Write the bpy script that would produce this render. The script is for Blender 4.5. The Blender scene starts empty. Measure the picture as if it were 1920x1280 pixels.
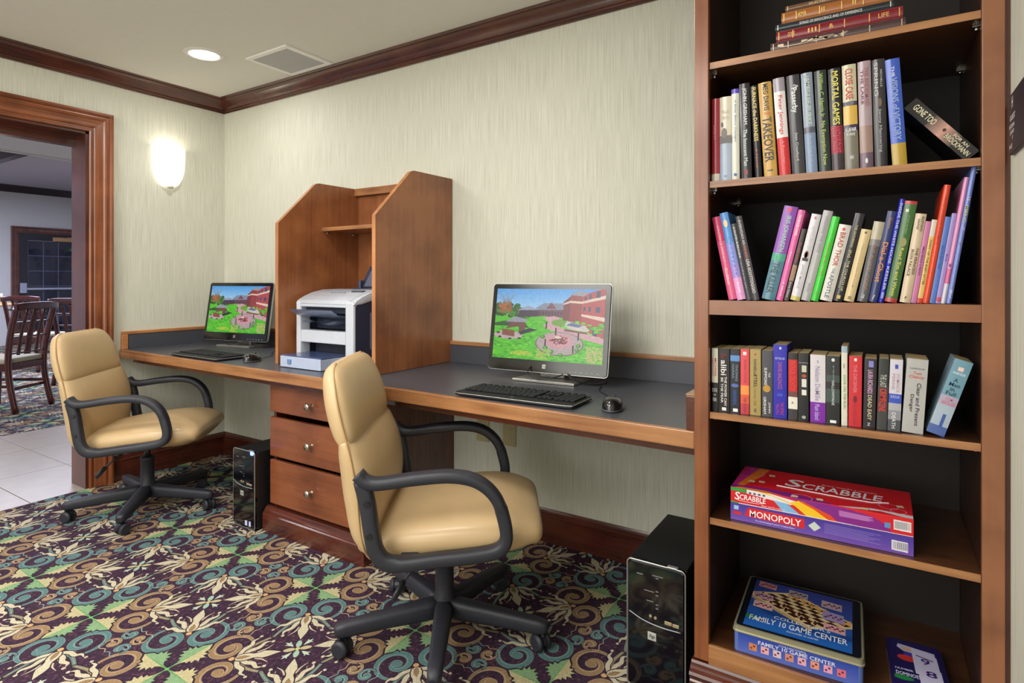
import bpy, bmesh, math, random
import numpy as np
from mathutils import Vector, Matrix

# ------------------------------------------------------------------ camera, world, lights, exposure
S = bpy.context.scene
COL = S.collection
S.view_settings.view_transform = 'Standard'
S.view_settings.look = 'None'
S.view_settings.gamma = 1
S.view_settings.use_curve_mapping = False
S.view_settings.exposure = 0.0
cam_d = bpy.data.cameras.new('camera')
cam = bpy.data.objects.new('camera', cam_d)
COL.objects.link(cam)
S.camera = cam
cam_d.sensor_width = 36
cam_d.lens = 1090 / 1920 * 36
cam_d.shift_y = -(640 - 526) / 1920
cam_d.clip_start = 0.02
cam.location = (3.742, -2.278, 1.16)
cam.rotation_euler = (math.pi / 2, 0, math.radians(32.36))

wd = bpy.data.worlds.new('world')
S.world = wd
wd.use_nodes = True
wd.node_tree.nodes['Background'].inputs[0].default_value = (0.02, 0.03, 0.06, 1)
wd.node_tree.nodes['Background'].inputs[1].default_value = 0.4


def area_light(name, loc, size, power, color=(1, .93, .84), rot=(0, 0, 0), size_y=None, spread=math.pi):
    d = bpy.data.lights.new(name, 'AREA')
    d.shape = 'RECTANGLE' if size_y else 'DISK'
    d.size = size
    if size_y:
        d.size_y = size_y
    d.energy = power
    d.color = color
    d.spread = spread
    o = bpy.data.objects.new(name, d)
    COL.objects.link(o)
    o.location = loc
    o.rotation_euler = rot
    return o


WARM = (1, .975, .94)
# recessed can in view, plus unseen soft ceiling lights added to fill the corner
area_light('can_and_fill_light', (.70, -.54, 2.352), .12, 5, WARM)
area_light('can_and_fill_light', (2.35, -1.35, 2.352), .5, 17, WARM)
area_light('can_and_fill_light', (.9, -2.4, 2.352), .6, 26, WARM)
area_light('can_and_fill_light', (2.6, -3.1, 2.352), 1.4, 46, WARM)
area_light('can_and_fill_light', (1.2, -3.9, 2.352), 1.4, 34, WARM)
# large fill light added behind the camera, standing in for bounce
area_light('rear_fill_light', (2.2, -4.3, 1.5), 2.6, 44, WARM, (math.radians(90), 0, 0), 1.6)
# breakfast room beyond the opening: cooler and dimmer
area_light('breakfast_light', (-1.0, -1.2, 2.33), .5, 15, (.92, .93, 1))
area_light('breakfast_light', (-5.5, 1.0, 2.7), 2.5, 220, (.74, .78, 1))
area_light('breakfast_light', (-8.0, -1.5, 2.7), 2.0, 150, (.74, .78, 1))
area_light('breakfast_light', (-3.6, -2.5, 2.7), 1.5, 137, (.74, .78, 1))

# ------------------------------------------------------------------ colour and material helpers


def lin(c):
    """sRGB 0..255 tuple or hex -> linear rgba"""
    if isinstance(c, str):
        c = tuple(int(c[i:i + 2], 16) for i in (0, 2, 4))
    o = []
    for v in c[:3]:
        v /= 255
        o.append(v / 12.92 if v <= .04045 else ((v + .055) / 1.055) ** 2.4)
    return (o[0], o[1], o[2], 1)


MC = {}


def new_mat(name):
    m = bpy.data.materials.new(name)
    m.use_nodes = True
    nt = m.node_tree
    return m, nt, nt.nodes['Principled BSDF']


def plain(c, rough=.5, metal=0, coat=0, var=.06, scale=30, emit=0, bump=0, name=None, alpha=1, trans=0, spec=.5):
    key = ('p', str(c), rough, metal, coat, var, scale, emit, bump, alpha, trans, spec)
    if key in MC:
        return MC[key]
    m, nt, p = new_mat(name or 'print_' + str(len(MC)))
    a = lin(c)
    n = nt.nodes.new('ShaderNodeTexNoise')
    n.inputs['Scale'].default_value = scale
    n.inputs['Detail'].default_value = 3
    tc = nt.nodes.new('ShaderNodeTexCoord')
    nt.links.new(tc.outputs['Object'], n.inputs['Vector'])
    mx = nt.nodes.new('ShaderNodeMix')
    mx.data_type = 'RGBA'
    mx.inputs['A'].default_value = tuple(v * (1 - var) for v in a[:3]) + (1,)
    mx.inputs['B'].default_value = tuple(min(1, v * (1 + var)) for v in a[:3]) + (1,)
    nt.links.new(n.outputs['Fac'], mx.inputs['Factor'])
    nt.links.new(mx.outputs['Result'], p.inputs['Base Color'])
    p.inputs['Roughness'].default_value = rough
    p.inputs['Metallic'].default_value = metal
    p.inputs['Coat Weight'].default_value = coat
    p.inputs['Coat Roughness'].default_value = .12
    p.inputs['Specular IOR Level'].default_value = spec
    p.inputs['Alpha'].default_value = alpha
    p.inputs['Transmission Weight'].default_value = trans
    if emit:
        p.inputs['Emission Color'].default_value = a
        p.inputs['Emission Strength'].default_value = emit
    if bump:
        b = nt.nodes.new('ShaderNodeBump')
        b.inputs['Strength'].default_value = bump
        b.inputs['Distance'].default_value = .002
        nt.links.new(n.outputs['Fac'], b.inputs['Height'])
        nt.links.new(b.outputs['Normal'], p.inputs['Normal'])
    MC[key] = m
    return m


def wood(name, dark, light, grain='Z', rough=.32, coat=.35, scale=1.0, figure=.3):
    """stained maple: stretched fibre noise plus a slow cloudy figure"""
    m, nt, p = new_mat(name)
    N = nt.nodes.new
    L = nt.links.new
    tc = N('ShaderNodeTexCoord')
    mp = N('ShaderNodeMapping')
    L(tc.outputs['Object'], mp.inputs['Vector'])
    st = {'X': (2.2, 45, 45), 'Y': (45, 2.2, 45), 'Z': (45, 45, 2.2)}[grain]
    mp.inputs['Scale'].default_value = tuple(v * scale for v in st)
    n1 = N('ShaderNodeTexNoise')
    n1.inputs['Scale'].default_value = 1.0
    n1.inputs['Detail'].default_value = 7
    n1.inputs['Roughness'].default_value = .62
    n1.inputs['Distortion'].default_value = .35
    L(mp.outputs['Vector'], n1.inputs['Vector'])
    n2 = N('ShaderNodeTexNoise')
    n2.inputs['Scale'].default_value = 5 * scale
    n2.inputs['Detail'].default_value = 4
    L(tc.outputs['Object'], n2.inputs['Vector'])
    ma = N('ShaderNodeMath')
    ma.operation = 'MULTIPLY_ADD'
    ma.inputs[1].default_value = figure * 1.6
    L(n2.outputs['Fac'], ma.inputs[0])
    mb = N('ShaderNodeMath')
    mb.operation = 'MULTIPLY'
    mb.inputs[1].default_value = 1 - figure
    L(n1.outputs['Fac'], mb.inputs[0])
    L(mb.outputs[0], ma.inputs[2])
    cr = N('ShaderNodeValToRGB')
    cr.color_ramp.elements[0].position = .36
    cr.color_ramp.elements[0].color = lin(dark)
    cr.color_ramp.elements[1].position = .78
    cr.color_ramp.elements[1].color = lin(light)
    L(ma.outputs[0], cr.inputs['Fac'])
    L(cr.outputs['Color'], p.inputs['Base Color'])
    p.inputs['Roughness'].default_value = rough
    p.inputs['Coat Weight'].default_value = coat
    p.inputs['Coat Roughness'].default_value = .18
    b = N('ShaderNodeBump')
    b.inputs['Strength'].default_value = .08
    b.inputs['Distance'].default_value = .001
    L(n1.outputs['Fac'], b.inputs['Height'])
    L(b.outputs['Normal'], p.inputs['Normal'])
    return m


def image_mat(name, img, rough=.5, emit=0, coat=0, bump=0, world_scale=None, origin=(0, 0), noise=0):
    m, nt, p = new_mat(name)
    N = nt.nodes.new
    L = nt.links.new
    t = N('ShaderNodeTexImage')
    t.image = img
    tc = N('ShaderNodeTexCoord')
    if world_scale:
        mp = N('ShaderNodeMapping')
        mp.inputs['Scale'].default_value = (1 / world_scale[0], 1 / world_scale[1], 1)
        mp.inputs['Location'].default_value = (-origin[0] / world_scale[0], -origin[1] / world_scale[1], 0)
        L(tc.outputs['Object'], mp.inputs['Vector'])
        L(mp.outputs['Vector'], t.inputs['Vector'])
    else:
        L(tc.outputs['UV'], t.inputs['Vector'])
    out = t.outputs['Color']
    if noise:
        n = N('ShaderNodeTexNoise')
        n.inputs['Scale'].default_value = 260
        n.inputs['Detail'].default_value = 2
        L(tc.outputs['Object'], n.inputs['Vector'])
        mr = N('ShaderNodeMapRange')
        mr.inputs['To Min'].default_value = 1 - noise
        mr.inputs['To Max'].default_value = 1 + noise
        L(n.outputs['Fac'], mr.inputs['Value'])
        vm = N('ShaderNodeVectorMath')
        vm.operation = 'SCALE'
        L(out, vm.inputs[0])
        L(mr.outputs['Result'], vm.inputs['Scale'])
        out = vm.outputs[0]
        if bump:
            b = N('ShaderNodeBump')
            b.inputs['Strength'].default_value = bump
            b.inputs['Distance'].default_value = .003
            L(n.outputs['Fac'], b.inputs['Height'])
            L(b.outputs['Normal'], p.inputs['Normal'])
    if emit:
        p.inputs['Base Color'].default_value = (.01, .01, .01, 1)
        L(out, p.inputs['Emission Color'])
        p.inputs['Emission Strength'].default_value = emit
    else:
        L(out, p.inputs['Base Color'])
    p.inputs['Roughness'].default_value = rough
    p.inputs['Coat Weight'].default_value = coat
    return m


# ------------------------------------------------------------------ raster canvas for flat print, screens and the woven carpet
class Canvas:
    def __init__(s, w, h, bg, wrap=False):
        s.w, s.h, s.wrap = w, h, wrap
        s.a = np.empty((h, w, 3), np.float32)
        s.a[:] = np.array(bg, np.float32)

    def _blit(s, x0, y0, x1, y1, fn, col):
        """coordinates in pixels, y up; fn(X, Y) -> coverage 0..1"""
        x0, y0, x1, y1 = int(math.floor(x0)) - 1, int(math.floor(y0)) - 1, int(math.ceil(x1)) + 2, int(math.ceil(y1)) + 2
        shifts = [(0, 0)]
        if s.wrap:
            shifts = [(i * s.w, j * s.h) for i in (-1, 0, 1) for j in (-1, 0, 1)]
        for sx, sy in shifts:
            a0, a1 = max(0, x0 + sx), min(s.w, x1 + sx)
            b0, b1 = max(0, y0 + sy), min(s.h, y1 + sy)
            if a1 <= a0 or b1 <= b0:
                continue
            X, Y = np.meshgrid(np.arange(a0, a1) + .5 - sx, np.arange(b0, b1) + .5 - sy)
            k = fn(X, Y)[..., None].astype(np.float32)
            v = s.a[b0:b1, a0:a1]
            v += (np.array(col, np.float32) - v) * k

    def poly(s, pts, col):
        P = [(x * s.w, y * s.h) for x, y in pts]

        def fn(X, Y):
            ins = np.zeros(X.shape, bool)
            n = len(P)
            for i in range(n):
                xa, ya = P[i]
                xb, yb = P[(i + 1) % n]
                if ya == yb:
                    continue
                c = ((ya > Y) != (yb > Y)) & (X < (xb - xa) * (Y - ya) / (yb - ya) + xa)
                ins ^= c
            return ins
        xs = [p[0] for p in P]
        ys = [p[1] for p in P]
        s._blit(min(xs), min(ys), max(xs), max(ys), fn, col)

    def ell(s, cx, cy, rx, ry, col, rot=0):
        cx, cy, rx, ry = cx * s.w, cy * s.h, rx * s.w, ry * s.h
        c, q = math.cos(rot), math.sin(rot)
        R = max(rx, ry)

        def fn(X, Y):
            u = (X - cx) * c + (Y - cy) * q
            v = -(X - cx) * q + (Y - cy) * c
            d = (1 - np.sqrt((u / rx) ** 2 + (v / ry) ** 2)) * min(rx, ry)
            return np.clip(d + .5, 0, 1)
        s._blit(cx - R, cy - R, cx + R, cy + R, fn, col)

    def stroke(s, pts, wid, col):
        """polyline with per-point half width (fractions of the canvas width); col may be a pair for a gradient"""
        n = len(pts)
        if not hasattr(wid, '__len__'):
            wid = [wid] * n
        for i in range(n - 1):
            xa, ya = pts[i][0] * s.w, pts[i][1] * s.h
            xb, yb = pts[i + 1][0] * s.w, pts[i + 1][1] * s.h
            ra, rb = wid[i] * s.w, wid[i + 1] * s.w
            dx, dy = xb - xa, yb - ya
            l2 = dx * dx + dy * dy + 1e-9

            def fn(X, Y):
                t = np.clip(((X - xa) * dx + (Y - ya) * dy) / l2, 0, 1)
                d = np.hypot(X - xa - t * dx, Y - ya - t * dy)
                return np.clip(ra + (rb - ra) * t - d + .5, 0, 1)
            c = col
            if isinstance(col[0], (tuple, list)):
                k = i / max(1, n - 2)
                c = tuple(a * (1 - k) + b * k for a, b in zip(col[0], col[1]))
            R = max(ra, rb)
            s._blit(min(xa, xb) - R, min(ya, yb) - R, max(xa, xb) + R, max(ya, yb) + R, fn, c)

    def speckle(s, amt, seed=1, cell=1):
        r = np.random.RandomState(seed)
        n = r.rand(-(-s.h // cell), -(-s.w // cell)).astype(np.float32) - .5
        n = np.repeat(np.repeat(n, cell, 0), cell, 1)[:s.h, :s.w]
        s.a *= (1 + amt * n[..., None])

    def image(s, name):
        a = np.clip(s.a / 255, 0, 1)
        im = bpy.data.images.new(name, s.w, s.h)
        buf = np.ones((s.h, s.w, 4), np.float32)
        buf[..., :3] = a
        im.pixels.foreach_set(buf.ravel())
        im.update()
        im.pack()
        return im


def bez(pts, n=14):
    """smooth (Catmull-Rom) curve through points of any dimension"""
    P = [np.array(p, float) for p in pts]
    P = [2 * P[0] - P[1]] + P + [2 * P[-1] - P[-2]]
    out = []
    for i in range(1, len(P) - 2):
        for k in range(n):
            t = k / n
            a, b, c, d = P[i - 1:i + 3]
            out.append(.5 * (2 * b + (c - a) * t + (2 * a - 5 * b + 4 * c - d) * t * t + (3 * b - a - 3 * c + d) * t ** 3))
    out.append(P[-2])
    return [tuple(p) for p in out]


# ------------------------------------------------------------------ mesh helpers
class MB:
    """collects shapes in one bmesh"""

    def __init__(s):
        s.bm = bmesh.new()
        s.uv = s.bm.loops.layers.uv.new('UVMap')

    def box(s, x0, y0, z0, x1, y1, z1, bev=0, mi=0, seg=2, M=None):
        t = bmesh.new()
        bmesh.ops.create_cube(t, size=1)
        for v in t.verts:
            v.co = Vector(((x0 + x1) / 2 + v.co.x * (x1 - x0), (y0 + y1) / 2 + v.co.y * (y1 - y0), (z0 + z1) / 2 + v.co.z * (z1 - z0)))
        if bev:
            bmesh.ops.bevel(t, geom=t.edges[:], offset=bev, segments=seg, affect='EDGES', profile=.5)
        s.add(t, mi, M)
        return s

    def add(s, t, mi=0, M=None, smooth=False):
        vm = {}
        for v in t.verts:
            vm[v] = s.bm.verts.new(M @ v.co if M else v.co)
        for f in t.faces:
            try:
                g = s.bm.faces.new([vm[v] for v in f.verts])
                g.material_index = mi
                g.smooth = smooth or f.smooth
            except ValueError:
                pass
        t.free()

    def raw(s, verts, faces, mi=0, smooth=False, uvs=None):
        vs = [s.bm.verts.new(v) for v in verts]
        for f in faces:
            try:
                g = s.bm.faces.new([vs[i] for i in f])
            except ValueError:
                continue
            g.material_index = mi
            g.smooth = smooth
            if uvs:
                for lp, i in zip(g.loops, f):
                    lp[s.uv].uv = uvs[i]
        return s

    def quad(s, a, b, c, d, mi=0):
        """a quad with UVs (0,0) (1,0) (1,1) (0,1)"""
        return s.raw([a, b, c, d], [(0, 1, 2, 3)], mi, uvs=[(0, 0), (1, 0), (1, 1), (0, 1)])

    def prism(s, poly, axis, a, b, mi=0, smooth=False, bev=0):
        """poly: 2-D outline in the two remaining axes, extruded along axis from a to b"""
        def P(p, t):
            if axis == 'x':
                return (t, p[0], p[1])
            if axis == 'y':
                return (p[0], t, p[1])
            return (p[0], p[1], t)
        n = len(poly)
        t = bmesh.new()
        va = [t.verts.new(P(p, a)) for p in poly]
        vb = [t.verts.new(P(p, b)) for p in poly]
        t.faces.new(va)
        t.faces.new(vb[::-1])
        for i in range(n):
            t.faces.new([va[i], vb[i], vb[(i + 1) % n], va[(i + 1) % n]])
        bmesh.ops.recalc_face_normals(t, faces=t.faces[:])
        if bev:
            bmesh.ops.bevel(t, geom=t.edges[:], offset=bev, segments=2, affect='EDGES', profile=.5)
        s.add(t, mi, smooth=smooth)
        return s

    def cyl(s, p0, p1, r0, r1=None, n=16, mi=0, smooth=True, caps=True):
        r1 = r0 if r1 is None else r1
        p0, p1 = Vector(p0), Vector(p1)
        d = (p1 - p0).normalized()
        u = d.orthogonal().normalized()
        w = d.cross(u)
        V = []
        for p, r in ((p0, r0), (p1, r1)):
            for i in range(n):
                a = 2 * math.pi * i / n
                V.append(p + (u * math.cos(a) + w * math.sin(a)) * r)
        F = [(i, (i + 1) % n, n + (i + 1) % n, n + i) for i in range(n)]
        s.raw(V, F, mi, smooth)
        if caps:
            s.raw(V[:n], [tuple(range(n))[::-1]], mi)
            s.raw(V[n:], [tuple(range(n))], mi)
        return s

    def lathe(s, prof, n=24, c=(0, 0, 0), axis='z', mi=0, a0=0, a1=2 * math.pi, caps=False):
        full = abs(a1 - a0 - 2 * math.pi) < 1e-6
        m = n if full else n + 1
        V = []
        for r, h in prof:
            for i in range(m):
                a = a0 + (a1 - a0) * i / n
                x, y = r * math.cos(a), r * math.sin(a)
                q = {'z': (x, y, h), 'y': (x, h, y), 'x': (h, x, y)}[axis]
                V.append((c[0] + q[0], c[1] + q[1], c[2] + q[2]))
        F = []
        for j in range(len(prof) - 1):
            for i in range(n):
                k = (i + 1) % m
                F.append((j * m + i, j * m + k, (j + 1) * m + k, (j + 1) * m + i))
        s.raw(V, F, mi, True)
        if caps:
            s.raw(V[:m], [tuple(range(m))[::-1]], mi)
            s.raw(V[-m:], [tuple(range(m))], mi)
        return s

    def tube(s, pts, r, n=8, mi=0, caps=True, flat=None, side=None):
        """tube along pts; r number or list; flat = (a, b) half sizes with side = fixed sideways direction"""
        P = [Vector(p) for p in pts]
        m = len(P)
        if not hasattr(r, '__len__'):
            r = [r] * m
        V = []
        prev = None
        for i, p in enumerate(P):
            d = (P[min(i + 1, m - 1)] - P[max(i - 1, 0)]).normalized()
            if side is not None:
                u = Vector(side)
                u = (u - d * u.dot(d)).normalized()
            elif prev is None:
                u = d.orthogonal().normalized()
            else:
                u = (prev - d * prev.dot(d)).normalized()
            prev = u
            w = d.cross(u)
            for k in range(n):
                a = 2 * math.pi * (k + .5) / n
                ca, sa = math.cos(a), math.sin(a)
                if flat:
                    e = .55
                    ca = math.copysign(abs(ca) ** e, ca)
                    sa = math.copysign(abs(sa) ** e, sa)
                    fa, fb = flat[i] if hasattr(flat[0], '__len__') else flat
                    V.append(p + u * ca * fa * r[i] + w * sa * fb * r[i])
                else:
                    V.append(p + (u * ca + w * sa) * r[i])
        F = [(i * n + k, i * n + (k + 1) % n, (i + 1) * n + (k + 1) % n, (i + 1) * n + k) for i in range(m - 1) for k in range(n)]
        s.raw(V, F, mi, True)
        if caps:
            s.raw(V[:n], [tuple(range(n))[::-1]], mi)
            s.raw(V[-n:], [tuple(range(n))], mi)
        return s

    def surf(s, fn, nu, nv, mi=0, closed_v=False):
        V = [fn(i / nu, j / nv) for i in range(nu + 1) for j in range(nv + (0 if closed_v else 1))]
        m = nv if closed_v else nv + 1
        F = []
        for i in range(nu):
            for j in range(nv):
                k = (j + 1) % m
                F.append((i * m + j, (i + 1) * m + j, (i + 1) * m + k, i * m + k))
        s.raw(V, F, mi, True)
        return s

    def text(s, string, o, xd, yd, w, h, mi=0, shear=0, keep=False):
        V, F, tw, th = glyphs(string)
        if tw <= 0:
            return s
        sx, sy = w / tw, h / th
        if keep:
            k = min(sx, sy)
            o = Vector(o) + Vector(xd) * (w - tw * k) / 2 + Vector(yd) * (h - th * k) / 2
            sx = sy = k
        o, xd, yd = Vector(o), Vector(xd), Vector(yd)
        s.raw([o + xd * ((x + shear * y) * sx) + yd * (y * sy) for x, y in V], F, mi)
        return s

    def obj(s, name, mats, parent=None, loc=None, fix=True, rot=None, wn=False):
        if fix:
            bmesh.ops.remove_doubles(s.bm, verts=s.bm.verts[:], dist=1e-6)
            bmesh.ops.recalc_face_normals(s.bm, faces=s.bm.faces[:])
        me = bpy.data.meshes.new(name)
        s.bm.to_mesh(me)
        s.bm.free()
        for m in (mats if isinstance(mats, (list, tuple)) else [mats]):
            me.materials.append(m)
        o = bpy.data.objects.new(name, me)
        COL.objects.link(o)
        if parent:
            o.parent = parent
        if loc is not None:
            o.location = loc
        if rot is not None:
            o.rotation_euler = rot
        return o


GC = {}


def glyphs(string):
    if string in GC:
        return GC[string]
    cu = bpy.data.curves.new('lettering', 'FONT')
    cu.body = string
    cu.resolution_u = 2
    cu.size = 1
    cu.offset = .012
    ob = bpy.data.objects.new('lettering', cu)
    me = bpy.data.meshes.new_from_object(ob)
    V = [(v.co.x, v.co.y) for v in me.vertices]
    F = [tuple(p.vertices) for p in me.polygons]
    bpy.data.objects.remove(ob)
    bpy.data.curves.remove(cu)
    bpy.data.meshes.remove(me)
    if not V:
        GC[string] = ([], [], 0, 0)
        return GC[string]
    x0, y0 = min(v[0] for v in V), min(v[1] for v in V)
    V = [(x - x0, y - y0) for x, y in V]
    GC[string] = (V, F, max(v[0] for v in V), max(v[1] for v in V))
    return GC[string]


def root(name, loc, label, cat, group=None, rz=0, rot=None):
    o = bpy.data.objects.new(name, None)
    o.empty_display_size = .05
    COL.objects.link(o)
    o.location = loc
    o.rotation_euler = rot or (0, 0, rz)
    o['label'] = label
    o['category'] = cat
    if group:
        o['group'] = group
    return o


def tag(o, label, cat, group=None):
    o['label'] = label
    o['category'] = cat
    if group:
        o['group'] = group
    return o


def struct(o):
    o['kind'] = 'structure'
    return o


def copy_tree(o, label=None, parent=None):
    c = o.copy()
    COL.objects.link(c)
    if parent:
        c.parent = parent
    if label:
        c['label'] = label
    for ch in list(o.children):
        copy_tree(ch, None, c)
    return c


def smooth_by_angle(o, deg=35):
    me = o.data
    me.polygons.foreach_set('use_smooth', [True] * len(me.polygons))
    bm = bmesh.new()
    bm.from_mesh(me)
    for e in bm.edges:
        if len(e.link_faces) == 2 and e.calc_face_angle() > math.radians(deg):
            e.smooth = False
    bm.to_mesh(me)
    bm.free()
    return o


# ------------------------------------------------------------------ main materials
W_Z = wood('maple_upright', '66341c', 'a0643c', 'Z', figure=.55, rough=.36)
W_X = wood('maple_long', '5e2e16', 'a8683c', 'X')
W_Y = wood('maple_deep', '5e2e16', 'a8683c', 'Y')
W_EDGE = wood('maple_edge', '784829', 'b68254', 'X', rough=.35)
W_EDGEZ = wood('maple_edge_upright', '8a4f28', 'c88a58', 'Z', rough=.35)
W_DZ = wood('cherry_upright', '32140e', '6a3422', 'Z', rough=.25, coat=.6)
W_DX = wood('cherry_long', '2e120c', '643022', 'X', rough=.25, coat=.6)
W_DY = wood('cherry_deep', '2e120c', '643022', 'Y', rough=.25, coat=.6)
W_CZ = wood('casing_upright', '542612', '9c5c38', 'Z', rough=.28, coat=.5)
W_CY = wood('casing_long', '542612', '9c5c38', 'Y', rough=.28, coat=.5)
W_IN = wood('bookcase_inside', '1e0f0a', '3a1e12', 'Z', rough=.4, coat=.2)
W_SH = wood('shelf_board', '2c170e', '5c3820', 'X', rough=.35, coat=.3)
LAM = plain('484a52', .34, var=.08, scale=260, name='slate_laminate')
BLK = plain('1c1d22', .42, var=.1, scale=60, name='black_plastic')
CHB = plain('292a33', .5, var=.1, scale=120, bump=.15, name='chair_plastic')
GLOSS = plain('0c0d10', .08, coat=.6, var=.05, name='gloss_black')
SILV = plain('b8b8b4', .3, .7, name='silver_trim')
STEEL = plain('d8d2c6', .22, 1, name='brushed_nickel')
WHT = plain('e8e6e0', .5, name='white_paint')


def wallpaper(name, horiz):
    m, nt, p = new_mat(name)
    N = nt.nodes.new
    L = nt.links.new
    tc = N('ShaderNodeTexCoord')
    mp = N('ShaderNodeMapping')
    mp.inputs['Scale'].default_value = (260, 5, 5) if horiz == 'x' else (5, 260, 5)
    mp.inputs['Scale'].default_value[2] = 4.5
    L(tc.outputs['Object'], mp.inputs['Vector'])
    n1 = N('ShaderNodeTexNoise')
    n1.inputs['Scale'].default_value = 1
    n1.inputs['Detail'].default_value = 5
    n1.inputs['Roughness'].default_value = .7
    L(mp.outputs['Vector'], n1.inputs['Vector'])
    cr = N('ShaderNodeValToRGB')
    e = cr.color_ramp.elements
    e[0].position, e[0].color = .34, lin('bdbdac')
    e[1].position, e[1].color = .66, lin('dad9cc')
    k = e.new(.5)
    k.color = lin('cecebf')
    L(n1.outputs['Fac'], cr.inputs['Fac'])
    L(cr.outputs['Color'], p.inputs['Base Color'])
    p.inputs['Roughness'].default_value = .75
    b = N('ShaderNodeBump')
    b.inputs['Strength'].default_value = .12
    b.inputs['Distance'].default_value = .001
    L(n1.outputs['Fac'], b.inputs['Height'])
    L(b.outputs['Normal'], p.inputs['Normal'])
    return m


WP_X = wallpaper('grasscloth_back', 'x')
WP_Y = wallpaper('grasscloth_side', 'y')
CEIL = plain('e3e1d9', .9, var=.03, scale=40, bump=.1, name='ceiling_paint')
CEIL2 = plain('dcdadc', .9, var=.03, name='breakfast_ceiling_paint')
FARW = plain('c4c4c4', .8, var=.05, name='breakfast_wall_paint')

# ------------------------------------------------------------------ carpet pattern: one woven repeat
PITCH = (.4975, .5425)
STAR = (1.941, -.820)


def carpet_image():
    n = 1000
    c = Canvas(n, n, (58, 40, 56), wrap=True)
    r = np.random.RandomState(4)
    # mottled plum ground
    for _ in range(1500):
        x, y = r.rand(2)
        k = r.rand()
        c.ell(x, y, .004 + .008 * r.rand(), .003 + .006 * r.rand(), (92, 58, 72) if k < .45 else ((74, 50, 68) if k < .75 else (42, 30, 50)), r.rand() * 3)
    TEAL, TEALL, TAN, TANL = (86, 118, 118), (122, 146, 142), (142, 116, 86), (174, 150, 120)
    CREAM, DARK, GRN, YEL = (190, 180, 154), (46, 36, 50), (126, 158, 116), (180, 170, 130)

    def both(fn):
        for sx in (1, -1):
            for sy in (1, -1):
                col = (TAN, TANL) if sx * sy > 0 else (TEAL, TEALL)
                oth = (TEAL, TEALL) if sx * sy > 0 else (TAN, TANL)
                for mir in (0, 1):
                    def T(p, sx=sx, sy=sy, mir=mir):
                        a, b = (p[1], p[0]) if mir else p
                        return (a * sx, b * sy)
                    fn(T, col, oth, mir)

    def bands(T, col, oth, mir):
        pts = bez([(.30, .255), (.37, .235), (.44, .245), (.50, .262)], 10)
        P = [T(p) for p in pts]
        c.stroke(P, [.018] * len(P), DARK)
        c.stroke(P, [.012 - .004 * abs(i / len(P) - .4) for i in range(len(P))], (col[0], tuple((a + b) / 2 for a, b in zip(col[0], oth[0]))))
        P2 = [(x, y) for x, y in P]
        c.stroke(P2[2:-2], .0025, col[1])
        # light hook springing from the band
        hk = bez([(.33, .27), (.36, .29), (.40, .285), (.43, .31)], 8)
        c.stroke([T(p) for p in hk], [.006 * (1 - i / len(hk)) + .001 for i in range(len(hk))], (168, 158, 134))
    both(bands)

    def scroll(T, C, R, th0, turns, col, hi, blob, wmax, sgn=-1):
        m = 64
        pts, wid = [], []
        for i in range(m + 1):
            t = i / m
            a = math.radians(th0) + sgn * t * turns * 2 * math.pi
            rr = R * (1 - t) ** .9 * .80 + R * .20
            pts.append((C[0] + rr * math.cos(a), C[1] + rr * math.sin(a)))
            wid.append(wmax * (.16 + .84 * math.sin(math.pi * min(1, t * 1.05)) ** .8))
        P = [T(p) for p in pts]
        c.stroke(P, [w + .007 for w in wid], DARK)
        c.stroke(P, [w + .003 for w in wid], hi)
        c.stroke(P, wid, col)
        inner = []
        for i, (p, w) in enumerate(zip(pts, wid)):
            dx, dy = C[0] - p[0], C[1] - p[1]
            l = math.hypot(dx, dy) + 1e-6
            inner.append(T((p[0] + dx / l * w * .7, p[1] + dy / l * w * .7)))
        c.stroke(inner[8:52], .0022, hi)
        cc = T(C)
        c.ell(cc[0], cc[1], blob + .003, blob * .85 + .003, hi)
        c.ell(cc[0], cc[1], blob, blob * .85, col)
        # leaf flick inside
        fl = [T((C[0] + R * k * math.cos(math.radians(th0 + 35 * sgn * -1 * (k - .5))), C[1] + R * k * math.sin(math.radians(th0 + 40)))) for k in (.55, .7, .85)]
        c.stroke(fl, [.008, .006, .001], hi)

    def big(T, col, oth, mir):
        scroll(T, (.290, .132), .134, 46, 1.30, col[0], col[1], .034, .0185)
    both(big)

    def small(T, col, oth, mir):
        # one small curl of the four round each edge midpoint
        cc = col if mir else oth
        scroll(T, (.447, .052), .052, 160, 1.1, cc[0], cc[1], .017, .0085, 1)
        st = bez([(.40, .10), (.43, .115), (.47, .10), (.5, .115)], 6)
        c.stroke([T(p) for p in st], .003, cc[1])
    both(small)

    def leaf(ax, flip):
        # ax 0..3 : direction of the leaf; green half on one side, yellow on the other
        ca, sa = [(1, 0), (0, 1), (-1, 0), (0, -1)][ax]

        def D(p, q):
            return (p * ca - q * sa, p * sa + q * ca)
        top = [(0, 0), (.06, .009), (.085, .026), (.082, .044), (.104, .040), (.100, .068), (.126, .058), (.128, .092), (.150, .068), (.172, .090), (.172, .058), (.196, .066), (.192, .038), (.222, .034), (.262, .0)]
        for sgn in (1, -1):
            g = GRN if sgn == flip else YEL
            poly = [D(p, q * sgn) for p, q in top]
            big_ = [D(p * 1.03 + (.0 if p == 0 else .004), (q + .006) * sgn) for p, q in top]
            c.poly(big_, DARK)
            c.poly(poly, g)
            for k in (.06, .10, .14):
                c.stroke([D(k, 0), D(k + .05, .045 * sgn)], [.004, .001], tuple(v * .82 + 20 for v in g))
        c.stroke([D(0, 0), D(.12, 0), D(.25, 0)], [.005, .003, .001], (90, 150, 90))
    for ax, flip in ((0, -1), (1, 1), (2, -1), (3, 1)):
        leaf(ax, flip)
    c.ell(0, 0, .012, .012, (110, 170, 96))

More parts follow.
